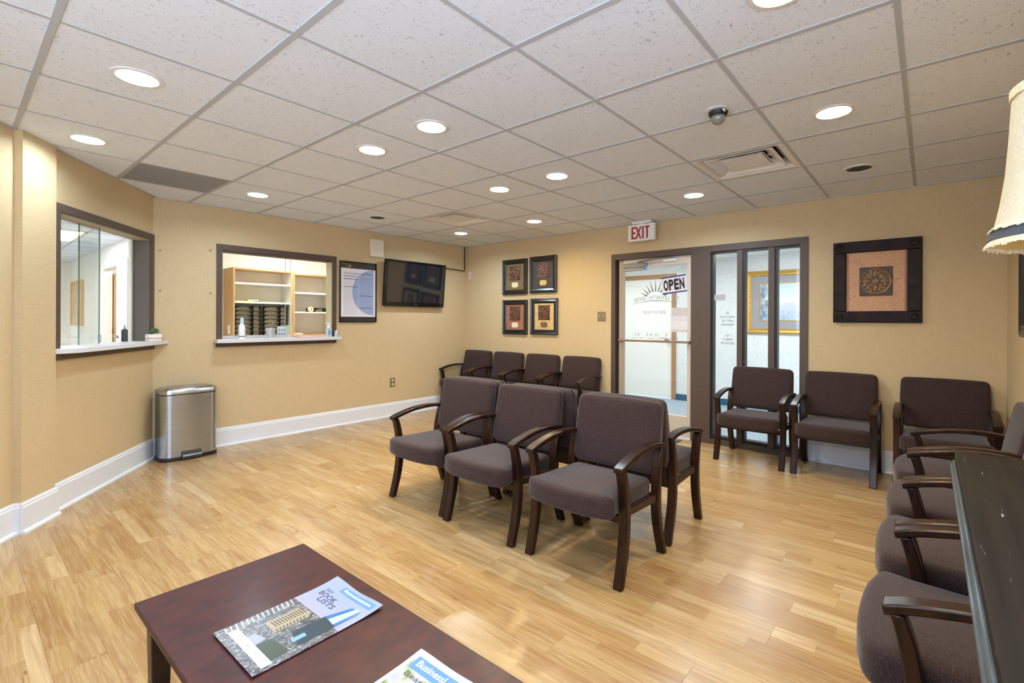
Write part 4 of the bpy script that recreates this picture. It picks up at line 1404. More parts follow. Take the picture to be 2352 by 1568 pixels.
# ------------------------------------------------------------------ signs
ex = empty('exit_sign', (4.950, 2.483, 2.27), -PI / 2, 'white exit sign with red letters above the glass door', 'exit sign')
B().box(-.163, .163, -.022, .022, -.098, .088).obj('housing', M_plain_white, ex, bevel=.004)
B().box(-.110, .120, -.030, .030, .094, HCEIL - 2.27 - .0005).obj('canopy', M_plain_white, ex, bevel=.004)
B().box(-.035, .035, -.016, .016, .086, .096).obj('neck', M_plain_white, ex)
for k, ch in enumerate('EXIT'):
    lx = (-.091, -.030, .025, .075)[k]
    # condensed strokes, one mesh per letter
    b = B()
    h2, st = .068, .0100
    y0, y1 = -.0232, -.0221
    zc = -.006
    hw = (.025, .028, .005, .027)[k]
    if ch == 'E':
        b.box(lx - hw, lx - hw + 2 * st, y0, y1, zc - h2, zc + h2)
        for zz in (-h2, -st, h2 - 2 * st):
            b.box(lx - hw + 2 * st, lx + hw, y0, y1, zc + zz, zc + zz + 2 * st)
    elif ch == 'X':
        for s_ in (-1, 1):
            b.prism([(lx - s_ * hw - st, zc - h2), (lx - s_ * hw + st, zc - h2), (lx + s_ * hw + st, zc + h2), (lx + s_ * hw - st, zc + h2)], y0 - (.0002 if s_ > 0 else 0), y1, 'y')
    elif ch == 'I':
        b.box(lx - st, lx + st, y0, y1, zc - h2, zc + h2)
    else:
        b.box(lx - st, lx + st, y0, y1, zc - h2, zc + h2 - 2 * st).box(lx - hw, lx + hw, y0, y1, zc + h2 - 2 * st, zc + h2)
    b.obj('letter', M_red, ex)
op = empty('open_sign', (XW + .026, 2.170, 1.680), -PI / 2, 'small white sign reading OPEN hung on the glass door', 'sign')
op.rotation_euler = (0, math.radians(-6.0), -PI / 2)
B().box(-.142, .142, -.004, 0, -.095, .095).obj('board', M('sign_white', srgb(222, 216, 222), .5), op)
for zz in (-.094, .080):
    B().box(-.142, .142, -.0052, -.004, zz, zz + .014).obj('blue_stripe', M('stripe_blue', srgb(42, 36, 120), .5), op)
for k, ch in enumerate('OPEN'):
    text_mesh('letter', ch, .055, .122, M_ink, op, ((-.092, -.031, .030, .092)[k], -.0053, 0), bold=.045)
B().tube([(-.06, -.002, .095), (-.005, .004, .185), (.05, -.002, .095)], .0012, 5).obj('string', M_plain_white, op)
no = empty('paper_notice', (XW + .052, 2.100, 1.290), -PI / 2, 'printed paper notice taped low at the right of the door glass', 'notice')
t = NT('notice_sheet')
tc = t.n('TexCoord')
sx = t.n('SeparateXYZ')
t.l(tc.outputs['Object'], sx.inputs[0])
ln = t.math('GREATER_THAN', t.math('FRACT', t.math('MULTIPLY', sx.outputs[2], 60.0)), 0.5)
nz = t.noise(t.coord('Object', (40, 1, 60)), 1.0, 2)
tx = t.math('MULTIPLY', t.math('MULTIPLY', ln, t.math('GREATER_THAN', nz, .45)), .25)
band = t.ramp(t.math('ADD', t.math('MULTIPLY', sx.outputs[2], 3.0), .5), [(0.0, srgb(206, 200, 202)), (.18, srgb(226, 224, 224)), (.45, srgb(222, 218, 220)), (.62, srgb(208, 198, 196)), (.8, srgb(206, 196, 194))], 'CONSTANT')
t.base(t.mix(tx, band, srgb(120, 110, 115)))
t.val(t.b, Roughness=.6)
B().box(-.107, .107, -.0012, 0, -.135, .135).obj('sheet', t.m, no)
dm_ = tag(B().box(4.42, 4.99, 2.03, 2.84, 0.0005, .010).obj('door_mat', M_mat, bevel=.004), 'charcoal mat on the floor inside the glass door', 'mat')

# ------------------------------------------------------------------ ceiling fittings
for i, (lx, ly, colr, dep, lab) in enumerate(LIGHTS):
    xc, yc = GX + GS * (cell(lx, ly)[0] + .5), GY + GS * (cell(lx, ly)[1] + .5)
    e = empty('recessed_downlight', (xc, yc, ZT), 0, lab, 'light', 'recessed ceiling downlights')
    B().lathe([(RH - .002, -.0005), (.099, -.0005), (.099, -.004), (.080, -.006), (RH - .006, -.003), (RH - .006, .0)], 32, cap=False).obj('trim_ring', M_vent, e, smooth=True)
    rt_ = .074 if dep < .03 else .048
    B().lathe([(RH - .004, -.003), (rt_ + .003, dep), (rt_ + .003, dep + .02), (RH, dep + .02), (RH, -.0)], 32, cap=False).obj('reflector', M_plain_white if dep < .03 else M('reflector_white', srgb(240, 242, 246), .25), e, smooth=True)
    k = LAMP * (1.0 if colr is COOL else .95) * (.66 if xc < 1 else 1.35 if xc > 2.5 else 1.0) * (1.0 if dep < .03 else 1.6)
    B().lathe([(0, dep - .001), (rt_, dep - .001), (rt_, dep + .006), (0, dep + .006)], 32).obj('lens', emit('lamp_lens', colr, k), e)
for (lx, ly, lab) in SPEAKERS:
    xc, yc = GX + GS * (cell(lx, ly)[0] + .5), GY + GS * (cell(lx, ly)[1] + .5)
    e = empty('ceiling_speaker', (xc, yc, HCEIL + .0025), 0, lab, 'speaker', 'round ceiling speakers')
    B().lathe([(.078, -.0), (.104, -.0), (.102, -.005), (.080, -.007), (.078, -.002)], 32, cap=False).obj('trim_ring', M_vent, e, smooth=True)
    B().lathe([(0, -.004), (.079, -.003), (.079, 0), (0, 0)], 32).obj('mesh_grille', M('black_speaker_mesh', srgb(40, 40, 42), .6, bump=.4, bscale=600), e)
# louvred 4-way diffusers
def diffuser(ix, iy, lab, open_duct):
    xc, yc = GX + GS * (ix + .5), GY + GS * (iy + .5)
    e = empty('air_diffuser', (xc, yc, HCEIL + .001), 0, lab, 'air vent')
    def ring(r0, z0, r1, z1, th=.004):
        b = B()
        c0 = [(-r0, -r0, z0), (r0, -r0, z0), (r0, r0, z0), (-r0, r0, z0)]
        c1 = [(-r1, -r1, z1), (r1, -r1, z1), (r1, r1, z1), (-r1, r1, z1)]
        vs = c0 + c1 + [(x_, y_, z_ + th) for (x_, y_, z_) in c0] + [(x_, y_, z_ + th) for (x_, y_, z_) in c1]
        fs = []
        for k in range(4):
            j = (k + 1) % 4
            fs += [(k, j, 4 + j, 4 + k), (8 + k, 12 + k, 12 + j, 8 + j), (k, 8 + k, 8 + j, j), (4 + k, 4 + j, 12 + j, 12 + k)]
        return b.add(vs, fs)
    ring(.296, -.001, .262, .0).obj('flange', M_vent, e)
    ring(.262, .0, .205, .055).obj('cone', M_vent, e)
    ring(.215, .004, .140, .050).obj('louvre', M_vent, e)
    ring(.222, .002, .214, .004, .006).obj('louvre_lip', M_vent, e)
    ring(.150, .012, .085, .045).obj('louvre', M_vent, e)
    B().prism([(-.135, -.135), (.135, -.135), (.135, .135), (-.135, .135)], .010, .014).obj('centre_plate', M_vent, e)
    B().lathe([(.13, .09), (.13, .20), (.135, .20), (.135, .09)], 24, cap=False).obj('duct_collar', M_duct, e)
    B().box(-.28, .28, -.28, .28, .20, .21).obj('duct_top', M_duct, e)
    bb = B()
    for (x0, x1, y0, y1) in ((-.28, .28, -.28, -.275), (-.28, .28, .275, .28), (-.28, -.275, -.275, .275), (.275, .28, -.275, .275)):
        bb.box(x0, x1, y0, y1, .004, .20)
    bb.obj('plenum', M('plenum_grey', srgb(150, 148, 145), .6), e)
    for s_ in (-1, 1):
        B().box(-.003, .003, s_ * .14, s_ * .20, .030, .045).obj('hanger', M_vent, e)
        B().box(s_ * .14, s_ * .20, -.003, .003, .030, .045).obj('hanger', M_vent, e)
    return e
diffuser(5, -1, 'large square louvred ceiling vent near the dome sensor', True)
diffuser(5, 4, 'small looking square louvred ceiling vent near the far corner', True)
gx_, gy_ = GX + GS * (GRILLE[0] + .5), GY + GS * (GRILLE[1] + .5)
ge = empty('return_air_grille', (gx_, gy_, HCEIL + .003), 0, 'flat grey return air grille by the reception window', 'air vent')
B().box(-.296, .296, -.296, .296, 0, .008).obj('perforated_panel', M_grille, ge)
fr = B()
for (x0, x1, y0, y1) in ((-.3, .3, -.3, -.288), (-.3, .3, .288, .3), (-.3, -.288, -.288, .288), (.288, .3, -.288, .288)):
    fr.box(x0, x1, y0, y1, -.0015, .006)
fr.obj('frame', M('grey_grille_frame', srgb(176, 174, 170), .5), ge)
sn = empty('dome_sensor', (2.600, .865, HCEIL - .0002), 0, 'black and smoked dome security camera hanging from the ceiling', 'security camera')
B().prism([(-.072, -.03), (-.05, -.052), (.05, -.052), (.072, -.03), (.072, .03), (.05, .052), (-.05, .052), (-.072, .03)], -.005, 0).obj('mount_plate', M_vent, sn, bevel=.003)
lathe_part('base_ring', [(0, -.005), (.047, -.005), (.050, -.009), (.044, -.027), (.040, -.030), (0, -.030)], M_black, sn, 24)
lathe_part('dome', [(.036, -.030), (.037, -.040), (.032, -.056), (.019, -.068), (0, -.073)], M('smoked_dome', srgb(128, 124, 116), .12, coat=.5), sn, 24)
tag(B().box(-.046, -.024, -.046, -.038, -.020, -.013).obj('sticker', M_plain_white, sn), 'small white sticker')

# ------------------------------------------------------------------ waiting-room chairs (local -y is the front)
SX = .275                                  # half distance between the leg centres
LT = .024                                  # half leg thickness


def interp(tab, z):
    for (z0, y0), (z1, y1) in zip(tab, tab[1:]):
        if z <= z1:
            return y0 + (y1 - y0) * (z - z0) / (z1 - z0)
    return tab[-1][1]


def smooth_tab(tab, n=15):
    """Catmull-Rom resample of (z, y) knots"""
    out = []
    m = len(tab) - 1
    for k in range(n):
        t_ = m * k / (n - 1)
        i = min(int(t_), m - 1)
        f = t_ - i
        p = [tab[max(0, min(m, i + d))] for d in (-1, 0, 1, 2)]
        out.append(tuple(.5 * (2 * p[1][c] + (p[2][c] - p[0][c]) * f + (2 * p[0][c] - 5 * p[1][c] + 4 * p[2][c] - p[3][c]) * f * f + (3 * p[1][c] - p[0][c] - 3 * p[2][c] + p[3][c]) * f ** 3) for c in (0, 1)))
    return out


def front_leg():
    tab = smooth_tab([(0, -.256), (.08, -.235), (.18, -.212), (.30, -.199), (.40, -.203), (.48, -.214), (.535, -.227), (.562, -.236)])
    return [(y, z, y + .034 + .008 * math.sin(PI * min(1, z / .55)), z) for z, y in tab]


def rear_leg():
    tab = smooth_tab([(0, .262), (.10, .229), (.20, .202), (.29, .190), (.42, .192), (.52, .206), (.598, .230)])
    return [(y - .034 - .006 * math.sin(PI * z / .6), z, y, z) for z, y in tab]


def arm_path():
    pts = smooth_tab([(-.250, .577), (-.205, .592), (-.157, .604), (-.069, .621), (.02, .629), (.10, .630), (.17, .624), (.235, .610)], 17)
    r = []
    for i, (y, z) in enumerate(pts):
        a = Vector(pts[max(i - 1, 0)])
        b = Vector(pts[min(i + 1, len(pts) - 1)])
        d = (b - a).normalized()
        n = Vector((-d.y, d.x))
        th = .026 - .004 * i / 16
        lo = Vector((y, z)) - n * th
        if i == 0:
            lo = Vector((y + .004, z - .026))
        r.append((y, z, lo.x, lo.y))
    return r


def make_chair():
    e = empty('waiting_chair')
    # seat cushion
    w_, d_, h_ = .496, .480, .100
    sb_ = rbox(w_, d_, h_, (.040, .036, .030), 4)
    for i, (x_, y_, z_) in enumerate(sb_.v):
        u, v_ = x_ / (w_ / 2), (y_ + d_ / 2) / d_
        # crown, bowed front edge, soft front corners
        zz = z_ + (.012 * (1 - u * u) * math.sin(PI * min(1, max(0, v_))) if z_ > 0 else -.006 * (1 - u * u))
        zz += .014 * (1 - v_) if z_ > 0 else .0
        fr_ = max(0.0, 1 - v_ / .5) ** 2
        yy = y_ - .020 * (1 - u * u) * fr_ + .026 * abs(u) ** 6 * fr_
        xx = x_ * (1 + .060 * max(0, min(1, (.16 - v_) / .10)))
        sb_.v[i] = (xx, yy - .062, zz + .378)
    seat = sb_.obj('seat', M_fabric, e, smooth=True, angle=60)
    # back cushion, leaning back
    bw, bd, bh = .546, .086, .395
    bb = rbox(bw, bd, bh, (.036, .024, .036), 4)
    lean = math.radians(11.0)
    for i, (x_, y_, z_) in enumerate(bb.v):
        u, v_ = x_ / (bw / 2), z_ / (bh / 2)
        yy = y_
        if y_ < 0:
            yy -= .012 * (1 - u * u) * (1 - v_ * v_)
        else:
            yy += -.012 * v_ - .003
        xx = x_ * (1 - .022 * v_ * v_ - .03 * max(0, -v_) + .004)
        zz = z_ + .006 * (1 - u * u) * (1 if z_ > 0 else 0)
        zz += bh / 2
        y2 = yy * math.cos(lean) + zz * math.sin(lean)
        z2 = zz * math.cos(lean) - yy * math.sin(lean)
        bb.v[i] = (xx, y2 + .194, z2 + .436)
    back = bb.obj('backrest', M_fabric, e, smooth=True, angle=60)
    for s_ in (-1, 1):
        B().ribbon(front_leg(), s_ * SX - LT, s_ * SX + LT).obj('leg', M_espresso, e, bevel=.005, seg=2)
        B().ribbon(rear_leg(), s_ * SX - LT, s_ * SX + LT).obj('leg', M_espresso, e, bevel=.005, seg=2)
        B().ribbon(arm_path(), s_ * SX - .0265, s_ * SX + .0265).obj('armrest', M_espresso, e, bevel=.005, seg=2)
        x0, x1 = s_ * SX - .014, s_ * SX + .014
        B().hexa([(x0, -.165, .328), (x1, -.165, .328), (x1, .160, .310), (x0, .160, .310), (x0, -.165, .368), (x1, -.165, .368), (x1, .160, .350), (x0, .160, .350)]).obj('side_rail', M_espresso, e, bevel=.004)
    B().box(-SX + LT, SX - LT, -.190, -.168, .290, .330).obj('front_rail', M_espresso, e, bevel=.003)
    B().box(-SX + LT, SX - LT, .155, .175, .300, .345).obj('rear_rail', M_espresso, e, bevel=.003)
    B().box(-SX + LT, SX - LT, .175, .186, .450, .500).obj('back_rail', M_espresso, e, bevel=.003)
    return e


proto = make_chair()
R90 = PI / 2
CHAIRS = [  # x, y, rot, label, group
    (2.278, 1.412, -R90, 'aubergine armchair at the near right end of the middle row facing the viewer', 'armchairs of the double middle row'),
    (2.278, 2.100, -R90, 'aubergine armchair in the centre of the middle row facing the viewer', 'armchairs of the double middle row'),
    (2.300, 2.722, -R90, 'aubergine armchair at the far left end of the middle row, facing the coffee table', 'armchairs of the double middle row'),
    (2.868, 1.425, R90, 'armchair facing the glass door, back to back with the near right one', 'armchairs of the double middle row'),
    (2.868, 2.060, R90, 'armchair facing the door wall, hidden behind the centre one of the middle row', 'armchairs of the double middle row'),
    (2.888, 2.690, R90, 'armchair facing the door wall, hidden behind the left one of the middle row', 'armchairs of the double middle row'),
    (4.776, 5.160, -R90, 'armchair in the far corner next to the television wall', 'armchairs under the four small pictures'),
    (4.776, 4.552, -R90, 'second armchair from the far corner along the picture wall', 'armchairs under the four small pictures'),
    (4.776, 3.944, -R90, 'third armchair from the far corner, under the four small pictures', 'armchairs under the four small pictures'),
    (4.776, 3.330, -R90, 'armchair beside the glass door, below the light switch', 'armchairs under the four small pictures'),
    (4.776, 1.242, -R90, 'dark armchair standing in front of the sidelight panes', 'armchairs right of the door'),
    (4.776, .600, -R90, 'dark armchair below the large medallion picture, right of the sidelight', 'armchairs right of the door'),
    (4.776, -.095, -R90, 'shadowed armchair in the right corner behind other armrests', 'armchairs right of the door'),
    (3.660, -.161, PI, 'farthest armchair of the right wall row, next to the corner chair', 'armchairs along the right wall'),
    (3.020, -.161, PI, 'third armchair of the right wall row counted from the black table', 'armchairs along the right wall'),
    (2.405, -.161, PI, 'second armchair of the right wall row counted from the black table', 'armchairs along the right wall'),
    (1.785, -.161, PI, 'nearest armchair of the right wall row, beside the black table', 'armchairs along the right wall'),
]
for i, (cx_, cy_, rz, lab, grp) in enumerate(CHAIRS):
    c = proto if i == 0 else copy_tree(proto)
    c.location = (cx_, cy_, 0)
    c.rotation_euler.z = rz
    tag(c, lab, 'chair', grp)

# ------------------------------------------------------------------ step bin
tb = empty('step_bin', (1.435, 5.335, 0), 0, 'brushed steel pedal bin with black base under the reception windows', 'bin')
def dshape(w_, d_, r, n=7):
    pts = [(-w_ / 2, d_ / 2), (-w_ / 2 + .0, d_ / 2)]
    out = [(w_ / 2 - .02, d_ / 2), (-w_ / 2 + .02, d_ / 2), (-w_ / 2, d_ / 2 - .02)]
    for k in range(n + 1):
        a = PI + PI / 2 * k / n
        out.append((-w_ / 2 + r + r * math.cos(a), -d_ / 2 + r + r * math.sin(a)))
    for k in range(1, 8):
        u = k / 8
        out.append((-w_ / 2 + r + (w_ - 2 * r) * u, -d_ / 2 - .010 * math.sin(PI * u)))
    for k in range(n + 1):
        a = 1.5 * PI + PI / 2 * k / n
        out.append((w_ / 2 - r + r * math.cos(a), -d_ / 2 + r + r * math.sin(a)))
    out.append((w_ / 2, d_ / 2 - .02))
    return out
def loft(profiles, zs):
    b = B()
    n = len(profiles[0])
    vs = []
    for p, z in zip(profiles, zs):
        vs += [(q_[0], q_[1], z) for q_ in p]
    fs = [tuple(reversed(range(n))), tuple((len(zs) - 1) * n + k for k in range(n))]
    for i in range(len(zs) - 1):
        for k in range(n):
            j = (k + 1) % n
            fs.append((i * n + k, i * n + j, (i + 1) * n + j, (i + 1) * n + k))
    return b.add(vs, fs)
BW, BD = .445, .235
loft([dshape(BW, BD, .075)] * 2, (.035, .590)).obj('body', M_brushed, tb, smooth=True, angle=50)
loft([dshape(BW + .006, BD + .006, .077), dshape(BW + .008, BD + .008, .078), dshape(BW + .004, BD + .004, .077)], (.0, .03, .036)).obj('base', M_black, tb, smooth=True)
loft([dshape(BW - .012, BD - .012, .07)] * 2, (.588, .600)).obj('rim_gap', M_black, tb)
loft([dshape(BW + .002, BD + .002, .076), dshape(BW + .002, BD + .002, .076), dshape(BW - .010, BD - .010, .072), dshape(BW - .07, BD - .06, .05), dshape(BW - .20, BD - .15, .03)], (.598, .634, .642, .655, .664)).obj('lid', M_brushed, tb, smooth=True, angle=60)
pd_ = B().hexa([(-.085, -BD / 2 - .035, .012), (.085, -BD / 2 - .035, .012), (.085, -BD / 2 + .02, .012), (-.085, -BD / 2 + .02, .012),
                (-.075, -BD / 2 - .012, .082), (.075, -BD / 2 - .012, .082), (.075, -BD / 2 + .02, .086), (-.075, -BD / 2 + .02, .086)])
pd_.obj('pedal_housing', M_black, tb, bevel=.006)
tag(B().hexa([(-.075, -BD / 2 - .045, .034), (.075, -BD / 2 - .045, .034), (.075, -BD / 2 - .030, .034), (-.075, -BD / 2 - .030, .034), (-.075, -BD / 2 - .043, .044), (.075, -BD / 2 - .043, .044), (.075, -BD / 2 - .024, .052), (-.075, -BD / 2 - .024, .052)]).obj('pedal', M_steel, tb, bevel=.003), 'steel foot pedal')

# ------------------------------------------------------------------ coffee table and magazines
ZC = .450
TX0, TX1, TY0, TY1 = .352, .848, .575, 1.792
ct = empty('coffee_table', ((TX0 + TX1) / 2, (TY0 + TY1) / 2, 0), 0, 'dark cherry coffee table with two magazines in the foreground', 'table')
hw, hl = (TX1 - TX0) / 2, (TY1 - TY0) / 2
B().box(-hw, hw, -hl, hl, ZC - .008, ZC).obj('top', M_cherry, ct, bevel=.003)
for i, (ins, z0, z1) in enumerate(((.000, .432, .4415), (.004, .422, .4315), (.009, .410, .4215))):
    B().box(-hw + ins, hw - ins, -hl + ins, hl - ins, z0, z1).obj('edge_moulding', M_cherry_edge, ct, bevel=.003)
B().box(-hw + .05, hw - .05, -hl + .05, -hl + .07, .33, .41).obj('apron', M_cherry_edge, ct)
B().box(-hw + .05, hw - .05, hl - .07, hl - .05, .33, .41).obj('apron', M_cherry_edge, ct)
B().box(-hw + .05, -hw + .07, -hl + .07, hl - .07, .33, .41).obj('apron', M_cherry_edge, ct)
B().box(hw - .07, hw - .05, -hl + .07, hl - .07, .33, .41).obj('apron', M_cherry_edge, ct)
for sx_ in (-1, 1):
    for sy_ in (-1, 1):
        x_, y_ = sx_ * (hw - .050), sy_ * (hl - .050)
        a, c = .026, .018
        B().hexa([(x_ - c, y_ - c, 0), (x_ + c, y_ - c, 0), (x_ + c, y_ + c, 0), (x_ - c, y_ + c, 0), (x_ - a, y_ - a, .41), (x_ + a, y_ - a, .41), (x_ + a, y_ + a, .41), (x_ - a, y_ + a, .41)]).obj('leg', M_cherry_edge, ct, bevel=.003)


def magazine(name, label, p_tl, p_tr, hgt, curl):
    """p_tl, p_tr: world xy of the top corners of the cover"""
    a, b2 = Vector(p_tl), Vector(p_tr)
    X_ = (b2 - a)
    wd_ = X_.length
    ang_ = math.atan2(X_.y, X_.x)
    Y_ = Vector((-math.sin(ang_), math.cos(ang_)))
    c_ = (a + b2) / 2 - Y_ * hgt / 2
    e = empty(name, (c_.x, c_.y, ZC + .0005), ang_, label, 'magazine')
    return e, wd_


def sheet(name, wd_, hgt, z, mat, par, curl=0.0, nx=12, ny=16):
    """a thin bent sheet: top edge ripples and lifts"""
    vs, fs = [], []
    for lay in (0, -1):
        for j in range(ny + 1):
            for i in range(nx + 1):
                u, v_ = i / nx, j / ny
                zz = z + (.0 if lay == 0 else -.0006)
                zz += curl * max(0, v_ - .72) ** 2 * 10 * (.55 + .45 * math.cos(u * 2 * PI * 1.0)) + curl * .25 * max(0, .1 - v_) * 10
                vs.append((-wd_ / 2 + wd_ * u, -hgt / 2 + hgt * v_, zz))
    n = (nx + 1) * (ny + 1)
    for j in range(ny):
        for i in range(nx):
            k = j * (nx + 1) + i
            fs.append((k, k + 1, k + nx + 2, k + nx + 1))
            fs.append((n + k, n + k + nx + 1, n + k + nx + 2, n + k + 1))
    bd = [(i) for i in range(nx + 1)] + [j * (nx + 1) + nx for j in range(1, ny + 1)] + [ny * (nx + 1) + i for i in range(nx - 1, -1, -1)] + [j * (nx + 1) for j in range(ny - 1, 0, -1)]
    for q_ in range(len(bd)):
        r_ = bd[(q_ + 1) % len(bd)]
        fs.append((bd[q_], n + bd[q_], n + r_, r_))
    b = B()
    b.add(vs, fs)
    return b.obj(name, mat, par, smooth=True, angle=50)


def cz(u, v_, z, curl):
    return z + curl * max(0, v_ - .72) ** 2 * 10 * (.55 + .45 * math.cos(u * 2 * PI)) + curl * .25 * max(0, .1 - v_) * 10


MH, CURL1 = .350, .010
m1, MW = magazine('magazine', 'magazine with a city skyline and blue glass tower on its cover', (.7985, 1.4565), (.8020, 1.2095), MH, CURL1)


def prints(par, wd_, hgt, z0, curl):
    def q(name, pts, mat, dz=.0004):
        """flat print: polygon of (u, t) corners, t measured down from the top edge"""
        vs = [(-wd_ / 2 + wd_ * u, hgt / 2 - hgt * t_, cz(u, 1 - t_, z0, curl) + dz) for u, t_ in pts]
        return B().add(vs, [tuple(reversed(range(len(vs))))]).obj(name, mat, par)

    def strip(name, u0, u1, t0, t1, mat, dz=.0004, n=10):
        b = B()
        m = max(1, int((t1 - t0) / .05))
        for j in range(m):
            ta, tb_ = t0 + (t1 - t0) * j / m, t0 + (t1 - t0) * (j + 1) / m
            for k in range(n):
                ua, ub = u0 + (u1 - u0) * k / n, u0 + (u1 - u0) * (k + 1) / n
                b.add([(-wd_ / 2 + wd_ * u, hgt / 2 - hgt * t_, cz(u, 1 - t_, z0, curl) + dz) for u, t_ in ((ua, tb_), (ub, tb_), (ub, ta), (ua, ta))], [(0, 1, 2, 3)])
        return b.obj(name, mat, par)

    def tx(body, u, t_, w2_, h2, mat, dz=.0006, bold=0.0, shear=0.0):
        o = text_mesh('cover_text', body, w2_ * wd_, h2 * hgt, mat, par, (0, 0, 0), (1, 0, 0), (0, 1, 0), bold, .0001, shear=shear)
        for v in o.data.vertices:
            v.co.x += -wd_ / 2 + wd_ * u
            v.co.y += hgt / 2 - hgt * t_
            uu, vv = (v.co.x + wd_ / 2) / wd_, (v.co.y + hgt / 2) / hgt
            v.co.z += cz(min(1, max(0, uu)), min(1, max(0, vv)), z0, curl) + dz
        return o
    return q, strip, tx


sheet('pages', MW - .003, MH - .003, .0022, M('magazine_pages', srgb(206, 210, 226), .5), m1, CURL1 * .8)
t = NT('cover_city_print')
tc = t.n('TexCoord')
sx = t.n('SeparateXYZ')
t.l(tc.outputs['Object'], sx.inputs[0])
vn = t.n('TexVoronoi', distance='MANHATTAN')
vn.inputs['Scale'].default_value = 200
t.l(t.coord('Object', (1, .7, 1)), vn.inputs['Vector'])
nn = t.noise(t.coord('Object'), 26, 4, .6)
ct_ = t.ramp(t.math('ADD', t.math('MULTIPLY', t.n('SeparateColor').outputs[0], 0.0), nn), [(.32, srgb(52, 54, 56)), (.48, srgb(80, 80, 80)), (.56, srgb(114, 111, 106)), (.68, srgb(150, 150, 158))])
sc_ = t.n('SeparateColor')
t.l(vn.outputs['Color'], sc_.inputs[0])
city = t.mix(.6, ct_, t.ramp(sc_.outputs[0], [(.0, srgb(40, 44, 46)), (.55, srgb(82, 79, 76)), (.8, srgb(126, 126, 134)), (1.0, srgb(172, 176, 184))]))
sky = t.ramp(t.math('ADD', t.math('MULTIPLY', sx.outputs[1], 5.0), 0.0), [(.13, srgb(168, 148, 160)), (.30, srgb(152, 155, 180)), (.75, srgb(142, 152, 180))])
city_m = t.math('LESS_THAN', sx.outputs[1], .038)
t.base(t.mix(city_m, sky, city))
t.val(t.b, Roughness=.28)
sheet('cover', MW, MH, .0032, t.m, m1, CURL1)
q, strip, tx = prints(m1, MW, MH, .0032, CURL1)
M_tower = M('tower_print', srgb(52, 104, 156), .3)
M_tower_hi = M('tower_light_print', srgb(170, 212, 228), .3)
M_tower_dk = M('tower_shade_print', srgb(40, 58, 68), .3)
q('tower_print', [(.64, .36), (.74, .17), (.80, .16), (.715, .36)], M_tower)
q('tower_print', [(.715, .36), (.80, .16), (.875, .145), (.84, .38)], M_tower_hi)
q('tower_print', [(.84, .38), (.875, .145), (.905, .185), (.90, .38)], M_tower)
q('tower_print', [(.62, .62), (.64, .36), (.90, .38), (.90, .66)], M_tower_dk, .0005)
q('tower_print', [(.73, .66), (.735, .56), (.80, .565), (.80, .67)], M('lit_window_print', srgb(120, 160, 196), .3), .0006)
M_bld = M('beige_block_print', srgb(160, 146, 120), .35)
M_bld2 = M('beige_shade_print', srgb(150, 138, 116), .35)
q('block_print', [(.24, .44), (.42, .40), (.44, .70), (.24, .70)], M_bld)
q('block_print', [(.42, .40), (.50, .44), (.50, .72), (.44, .70)], M_bld2)
M_slit = M('slit_print', srgb(70, 62, 54), .4)
for k in range(12):
    a = .43 + .021 * k
    q('slit_print', [(.27, a), (.40, a - .008), (.40, a + .001), (.27, a + .009)], M_slit, .0005)
for k in range(9):
    a = .46 + .026 * k
    q('slit_print', [(.44, a), (.495, a + .01), (.495, a + .018), (.44, a + .008)], M_slit, .0005)
for k in range(14):
    a = .42 + .038 * k
    q('street_line_print', [(.01, a), (.13, a + .015), (.13, a + .024), (.01, a + .012)], M('street_print', srgb(196, 186, 172), .4), .0005)
q('roof_print', [(.34, .80), (.52, .77), (.55, .87), (.36, .90)], M('roof_grey_print', srgb(150, 154, 160), .35), .0005)
q('park_print', [(.56, .74), (.90, .72), (.90, .90), (.55, .90)], M('park_print', srgb(56, 66, 56), .35), .0005)
strip('mailing_label', .12, .95, .855, .930, M_paper, .0007)
for (u, w2_) in ((.28, .08), (.50, .06), (.66, .09), (.82, .05)):
    tx('~m~' if w2_ > .07 else 'ww', u, .892, w2_, .018, M('label_red', srgb(190, 90, 100), .5), .0010)
strip('masthead_box', .30, .94, .035, .105, M('masthead_blue', srgb(88, 132, 182), .35), .0005)
tx('BusinessLexington', .62, .070, .54, .040, M_paper, .0008, .02)
M_title = M('title_print', srgb(66, 72, 96), .4)
tx('2021', .205, .150, .13, .028, M_title)
tx('BOOK', .30, .205, .34, .050, M_title, bold=.012)
tx('of', .15, .255, .10, .034, M('rose_print', srgb(190, 160, 180), .4), shear=.3)
tx('LISTS', .40, .262, .33, .050, M_title, bold=.012)

m2, MW2 = magazine('magazine', 'second magazine cut by the bottom edge, white cover with blue masthead', (.7605, .9800), (.7690, .7300), .345, .008)
sheet('pages', MW2 - .003, .342, .0018, M('newsprint', srgb(214, 214, 212), .6), m2, .005)
sheet('cover', MW2, .345, .0028, M('white_cover', srgb(170, 172, 176), .45, var=.05, vscale=20), m2, .006)
q, strip, tx = prints(m2, MW2, .345, .0028, .006)
t = NT('green_photo_print')
nn = t.noise(t.coord('Object'), 22, 5, .6)
t.base(t.ramp(nn, [(.34, srgb(94, 110, 60)), (.45, srgb(140, 150, 96)), (.54, srgb(166, 166, 168)), (.7, srgb(154, 154, 162))]))
t.val(t.b, Roughness=.4)
strip('cover_photo', .05, .95, .10, .93, t.m, .0004)
strip('masthead_box', .075, .95, .055, .165, M('masthead_blue_bold', srgb(66, 120, 196), .4), .0007)
tx('BusinessLexington', .52, .110, .78, .075, M_paper, .0010, .02)
tx('Bearing', .32, .215, .40, .055, M('headline_print', srgb(70, 66, 72), .5), .0010)

